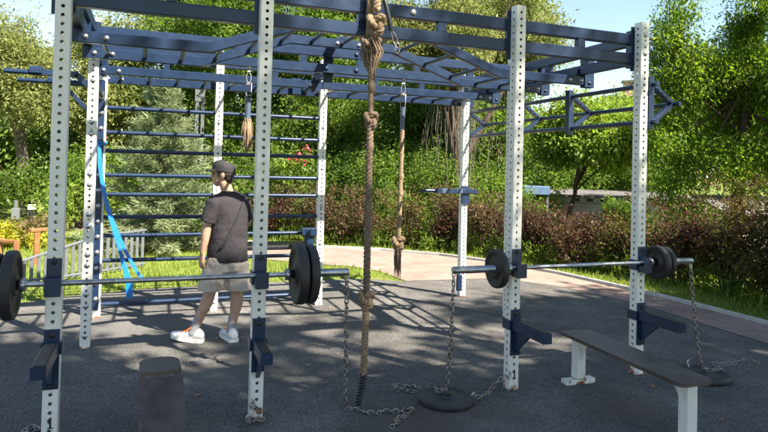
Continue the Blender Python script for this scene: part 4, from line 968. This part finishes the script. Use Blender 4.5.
# understorey between hedge and trees: reads as one mass
rng = np.random.default_rng(77); C_ = []
for (x, y, hh) in [(4.2, 9.6, 1.7), (5.2, 9.3, 1.9), (6., 8.9, 1.9), (7.5, 8.2, 1.5), (8.0, 7.2, .5), (8.6, 6.0, .35), (9., 5.0, .45), (3., 10.8, 1.8), (1.6, 11.6, 1.5), (6.9, 10.2, 2.2), (8.6, 10.4, 2.3), (9.5, 9.6, 1.9), (10.6, 6.6, .35), (5.4, 10.9, 2.2)]:
    C_.append(crown_pts([(x+rng.normal()*.4, y+rng.normal()*.4, hh*rng.uniform(.25, .75), .7, .7, hh*.35) for _ in range(6)], 620, rng, -.1, 2.2, .3))
tag(quads('undergrowth', leaves(np.concatenate(C_), 13, .14, .075, .5, .25, rng), LF['mid']), kind='stuff')
C_ = []
for i in range(26):
    a = .15+i*.055; R_ = 26; x, y = 2+R_*math.sin(a-.75)*1.1, R_*math.cos(a-.75)*.95
    C_.append(crown_pts([(x+rng.normal(), y+rng.normal(), rng.uniform(.8, 3.4), 1.8, 1.5, 1.3) for _ in range(5)], 330, rng, -.3, 1.2, .3))
tag(quads('distant_woodland', leaves(np.concatenate(C_), 9, .3, .28, .55, .3, rng), LF['deep']), kind='stuff')
# bushes at the left beyond the lawn
def bush(label, x, y, hh, w, lm, seed, n=500, leaf=.08, name='garden_bush', blossoms=None):
    rng = np.random.default_rng(seed); t = thing(name, label, 'bush', (x, y, 0), 'garden bushes beyond the lawn'); tm = MB()
    for q in range(10):
        a = rng.uniform(0, 6.28); tm.tube([(x, y, 0), (x+.5*w*math.cos(a)*.5, y+.5*w*math.sin(a)*.5, hh*.5), (x+.5*w*math.cos(a), y+.5*w*math.sin(a), hh*.85)], [.014, .01, .003], 5)
    obj('stem', tm, M['bark'], t)
    lb = [(x+rng.normal()*w*.25, y+rng.normal()*w*.25, hh*rng.uniform(.3, .72), w*.36, w*.36, hh*.3) for _ in range(7)]
    quads('foliage', leaves(crown_pts(lb, n, rng, -.2, 3, .3), 10, .09, leaf, .5, .2, rng), LF[lm], t)
    if blossoms:
        C2 = np.array(blossoms)+rng.normal(size=(len(blossoms), 3))*.08; quads('blossoms', leaves(C2, 16, .07, .07, .7, 0, rng), M['blossom'], t)
bush('green bush right of the timber posts beyond the left railing', -1.0, 11.6, 1.35, 1.4, 'bright', 51, 620)
bush('low brown leaved bush at the foot of the timber posts', -1.75, 9.0, .42, 1.3, 'brown', 52, 420)
bush('low bush with yellow flowers at the left edge of the view', -1.95, 8.6, .38, .7, 'yellow', 53, 360)
bush('tall dark bush behind the grey lamp pole on the left', -2.5, 14.2, 1.9, 2.3, 'deep', 54, 700, .11)
bush('round green bush on the lawn beside the spruce trunk', 1.35, 7.9, .55, .85, 'bright', 55, 420, .06)
bush('leafy bush with a red blossom cluster above the stall bars', 3.55, 10.0, 2.0, 1.6, 'mid', 56, 720, .1, blossoms=[(3.3, 9.2, 1.75), (3.38, 9.2, 1.8), (3.42, 9.22, 1.7), (3.3, 9.2, 1.66), (3.5, 9.2, 1.76)])
bush('tall green bush behind the low pale building', 12.4, 13.6, 2.6, 2.6, 'mid', 59, 900, .12)
bush('second tall green bush behind the low pale building', 15.2, 12.4, 2.4, 2.6, 'deep', 60, 900, .12)
bush('loose green bush hiding the right half of the low pale building', 9.9, 6.45, 1.15, 1.0, 'mid', 62, 520, .08)
bush('green bush between the low building and the brownish shed', 10.7, 5.6, 1.2, 1.1, 'deep', 63, 560, .08)
bush('green bush beside the blue tarpaulin', 8.3, 8.5, 1.25, 1.0, 'mid', 61, 520, .08)
bush('wide green bush filling the gap left of the spruce', -.3, 12.4, 1.9, 2.0, 'mid', 57, 800, .11)
bush('pale bush behind the walking man', 2.4, 11.4, 2.1, 1.7, 'deep', 58, 760, .1)

# grass blades on the lawn edge, under the hedge and along the path: far beyond counting
def inside(px, py, poly):
    r_ = np.zeros(len(px), bool); n = len(poly); j = n-1
    for i in range(n):
        xi, yi = poly[i]; xj, yj = poly[j]
        c = ((yi > py) != (yj > py)) & (px < (xj-xi)*(py-yi)/(yj-yi+1e-12)+xi); r_ ^= c; j = i
    return r_
rng = np.random.default_rng(9); n = 90000
px = rng.uniform(-3.2, 10, n); py = rng.uniform(-.6, 11, n); dist = np.hypot(px-.5, py+3.8)
keep = ~inside(px, py, FLOOR) & ~inside(px, py, PFAR+PNEAR) & (rng.random(n) < np.clip(7.5/dist, 0, 1)) & (px < 9-.02*py)
px, py = px[keep], py[keep]; n = len(px)
hd = np.min(np.stack([np.hypot(px-a, py-b_) for a, b_ in HL]), 0); tall = np.clip(.75-hd, 0, 1)*(rng.random(n) < .4)
hg = rng.uniform(.035, .075, n)*(1+6.5*tall*rng.random(n)); a = rng.uniform(0, 6.28, n); ln = rng.uniform(.2, .7, n)*hg
b0 = np.stack([px, py, np.zeros(n)], 1); tp = b0+np.stack([np.cos(a)*ln, np.sin(a)*ln, hg], 1); sv = np.stack([-np.sin(a), np.cos(a), np.zeros(n)], 1)*(.006+.004*tall)[:, None]
tag(quads('grass', np.stack([b0-sv, b0+sv, tp+sv*.3, tp-sv*.3], 1), LF['grass']), kind='stuff')
C_ = []
for i in range(len(HL)-1):
    for q in range(24):
        s = rng.random(); x = HL[i][0]*(1-s)+HL[i+1][0]*s-rng.uniform(-.1, .28); y = HL[i][1]*(1-s)+HL[i+1][1]*s-rng.uniform(-.1, .35); C_.append((x, y, rng.uniform(.04, .3)))
tag(quads('weeds', leaves(np.array(C_), 16, .1, .13, .22, -.6, rng), LF['low']), kind='stuff')

rng = np.random.default_rng(15); n = 260
px = rng.uniform(-1.5, 6, n); py = rng.uniform(-1.6, 4.2, n); k = inside(px, py, FLOOR); px, py = px[k], py[k]; n = len(px)
a = rng.uniform(0, 6.28, n); L_ = rng.uniform(.006, .02, n)[:, None]; c = np.stack([px, py, np.full(n, .012)], 1); d = np.stack([np.cos(a), np.sin(a), rng.uniform(-.1, .3, n)], 1); sv = np.stack([-np.sin(a), np.cos(a), rng.uniform(-.2, .2, n)], 1)
tag(quads('leaf_litter', np.stack([c-d*L_, c+sv*L_*.45, c+d*L_, c-sv*L_*.45], 1)+np.array([0, 0, .004]), M['dirt_leaf']), kind='stuff')

# ------------------------------------------------------------------ railing, lamps, timber frame, buildings
t = thing('picket_railing', 'low pale grey picket railing on the lawn behind the left posts', 'railing', (-.3, 5.1, 0))
def run(p, q, z0, z1, n):
    p, q = V((*p, 0)), V((*q, 0)); a = p+up(z0); b_ = q+up(z1)
    obj('top_rail', MB().beam(a, b_, .035, .03), M['galv_rail'], t)
    obj('bottom_rail', MB().beam(p+up(.06), q+up(.06), .03, .025), M['galv_rail'], t)
    for i in range(n):
        s = (i+.5)/n; c = p.lerp(q, s); obj('picket', MB().beam(c+up(.02), c+up((z0+(z1-z0)*s)-.015), .042, .014), M['galv_rail'], t)
run((-1.15, 4.75), (-.28, 5.3), .27, .52, 12); run((-.25, 5.33), (.42, 6.0), .54, .56, 9)
t = thing('timber_frame', 'orange stained timber posts with a crossbeam beyond the left railing', 'timber frame', (-1.2, 6.3, 0))
for x, y, z1 in ((-1.073, 6.39, .5), (-1.27, 6.03, .43), (-1.52, 6.3, .44)): obj('post', MB().beam((x, y, 0), (x, y, z1), .075, .075, ch=.015), M['orange_wood'], t)
obj('crossbeam', MB().beam((-1.16, 6.33, .53), (-.9, 6.6, .53), .07, .055, ch=.012), M['orange_wood'], t)
obj('crossbeam', MB().beam((-1.6, 6.35, .4), (-1.3, 6.1, .4), .05, .055, ch=.012), M['orange_wood'], t)
t = thing('bollard_lamp', 'black bollard lamp with a square white head beyond the left railing', 'lamp', (-2.07, 12.1, 0))
obj('lamp_post', MB().beam((-2.07, 12.1, 0), (-2.07, 12.1, .42), .11, .11, ch=.01), M['black_metal'], t); obj('lamp_head', MB().beam((-2.07, 12.1, .42), (-2.07, 12.1, .53), .15, .15, ch=.01), M['lamp_white'], t)
t = thing('utility_pole', 'thin dark grey pole with a small box left of the bollard lamp', 'pole', (-2.42, 12.24, 0))
obj('pole_shaft', MB().tube([(-2.42, 12.24, 0), (-2.42, 12.24, .62)], .045, 10), M['lamp_grey'], t); obj('meter_box', MB().box((-2.4, 12.17, .32), (.16, .1, .26)), M['galv_rail'], t)
t = thing('lamp_post', 'tall twin column dark grey lamp post rising behind the spruce', 'lamp post', (1.8, 15.9, 0))
for dx in (-.085, .085): obj('column', MB().beam((1.8+dx, 15.9, 0), (1.8+dx, 15.9, 3.75), .11, .12, ch=.01), M['lamp_grey'], t)
obj('lamp_head', MB().box((1.8, 15.9, 3.72), (.3, .15, .5)), M['lamp_grey'], t)
t = thing('low_building', 'low pale building with a grey roof seen over the hedge between the front posts', 'building', (13, 10.5, 0))
dx, dy = V((.936, -.353, 0)), V((.353, .936, 0)); o0 = V((11.5, 10.75, 0))
def bb(mb, u0, u1, v0, v1, z0, z1):
    c = o0+dx*(u0+u1)/2+dy*(v0+v1)/2; a = o0+dx*u0+dy*(v0+v1)/2; b_ = o0+dx*u1+dy*(v0+v1)/2; return mb.beam(a+up((z0+z1)/2), b_+up((z0+z1)/2), v1-v0, z1-z0, ch=.01)
obj('wall', bb(MB(), 0, 3.4, 0, 2.2, 0, .72), M['wall_pale'], t)
obj('fascia', bb(MB(), -.1, 3.5, -.15, 2.25, .725, .87), M['wall_pale'], t)
mb = MB(); a = [o0+dx*-.3+dy*-.35+up(.875), o0+dx*3.7+dy*-.35+up(.875), o0+dx*3.7+dy*2.4+up(.97), o0+dx*-.3+dy*2.4+up(.97)]
mb.add(a+[p+up(.06) for p in a], [(3, 2, 1, 0), (4, 5, 6, 7), (0, 1, 5, 4), (1, 2, 6, 5), (2, 3, 7, 6), (3, 0, 4, 7)]); obj('roof', mb, M['roof_grey'], t)
for i in range(8): obj('vent_opening', bb(MB(), .25+i*.39, .43+i*.39, -.156, -.13, .75, .83), M['vent_dark'], t)
t = thing('garden_shed', 'low brownish shed half hidden behind the hedge under the ash tree at far right', 'shed', (12.1, 5.0, 0))
o0 = V((11.5, 5.3, 0)); obj('wall', bb(MB(), 0, 2.6, 0, 1.2, 0, .78), M['wall_pale'], t); mb = MB(); a = [o0+dx*-.15+dy*-.2+up(.785), o0+dx*2.8+dy*-.2+up(.785), o0+dx*2.8+dy*1.4+up(1.1), o0+dx*-.15+dy*1.4+up(1.1)]
mb.add(a+[p+up(.05) for p in a], [(3, 2, 1, 0), (4, 5, 6, 7), (0, 1, 5, 4), (1, 2, 6, 5), (2, 3, 7, 6), (3, 0, 4, 7)]); obj('roof', mb, M['roof_grey'], t)
t = thing('market_stall', 'low stall under a blue tarpaulin behind the hedge', 'stall', (9.6, 9.0, 0))
o0 = V((9.3, 8.85, 0)); obj('canopy', bb(MB(), -.5, .22, -.4, .9, 1.02, 1.22), M['roof_blue'], t)
for u, v in ((-.45, -.35), (.14, -.35), (-.45, .8), (.14, .8)): obj('post', bb(MB(), u, u+.06, v, v+.06, 0, 1.08), M['galv_rail'], t)
t = thing('brick_tower', 'distant pinkish brick apartment tower with a rooftop chimney between the trees', 'building', (51, 52, 0))
mb = MB(); mb.box((51.2, 52, 4.9), (4.4, 5, 9.8), -.6); obj('wall', mb, M['brick'], t); obj('roof', MB().box((51.2, 52, 9.95), (4.9, 5.5, .3), -.6), M['roof_grey'], t)
c_ = obj('chimney', MB().box((50.9, 51.5, 11.0), (1.0, 1.0, 1.9), -.6), M['brick'], t); obj('chimney_cap', MB().box((50.9, 51.5, 12.0), (1.4, 1.4, .2), -.6), M['roof_grey'], c_)
for z in (2, 4.6, 7.2):
    for q in (-1.2, .2, 1.5): obj('window', MB().box((51.2+q*math.cos(-.6)-2.52*math.sin(.6), 52+q*math.sin(-.6)-2.52*math.cos(.6), z), (.9, .06, 1.3), -.6), M['vent_dark'], t)

# ------------------------------------------------------------------ light, sky, camera
EL = math.radians(48); SUN = V((.56, -.83, 0)).normalized()*math.cos(EL)+V((0, 0, math.sin(EL)))
ld = bpy.data.lights.new('sun', 'SUN'); ld.energy = 5.0; ld.angle = math.radians(.53); ld.color = (1, .965, .91)
lo = bpy.data.objects.new('sun', ld); COL.objects.link(lo); lo.rotation_euler = (-SUN).to_track_quat('-Z', 'Y').to_euler(); lo.location = (10, -14, 18)
w = bpy.data.worlds.new('World'); SC.world = w; w.use_nodes = True
N = w.node_tree.nodes; L = w.node_tree.links; sk = N.new('ShaderNodeTexSky'); sk.sky_type = 'NISHITA'; sk.sun_disc = False
sk.sun_elevation = EL; sk.sun_rotation = math.atan2(SUN.x, SUN.y); sk.air_density = 1.0; sk.dust_density = .35; sk.ozone_density = 2.6
L.new(sk.outputs[0], N['Background'].inputs['Color']); N['Background'].inputs['Strength'].default_value = .078

f, yaw, pitch, roll, py_, cx, cy, cz = 611.7365, -.3608, .0155, .0248, 157.6091, .4919, -3.8443, 1.5879
fw = V((-math.sin(yaw)*math.cos(pitch), math.cos(yaw)*math.cos(pitch), math.sin(pitch))); rt = V((math.cos(yaw), math.sin(yaw), 0)); uu = rt.cross(fw)
r2 = rt*math.cos(roll)+uu*math.sin(roll); u2 = -rt*math.sin(roll)+uu*math.cos(roll)
cd = bpy.data.cameras.new('camera'); cam = bpy.data.objects.new('camera', cd); COL.objects.link(cam)
cam.matrix_world = Matrix(((r2.x, u2.x, -fw.x, cx), (r2.y, u2.y, -fw.y, cy), (r2.z, u2.z, -fw.z, cz), (0, 0, 0, 1)))
cd.sensor_width = 36; cd.lens = f/768*36; cd.shift_y = -(216-py_)/768; cd.clip_end = 1000; cd.clip_start = .05
SC.camera = cam
SC.view_settings.view_transform = 'Standard'; SC.view_settings.look = 'None'; SC.view_settings.gamma = 1; SC.view_settings.exposure = 1.98
SC.view_settings.use_white_balance = True; SC.view_settings.white_balance_temperature = 7250
SC.view_settings.use_curve_mapping = False
SC.cycles.use_denoising = True; SC.cycles.max_bounces = 6; SC.cycles.diffuse_bounces = 3; SC.cycles.transmission_bounces = 3
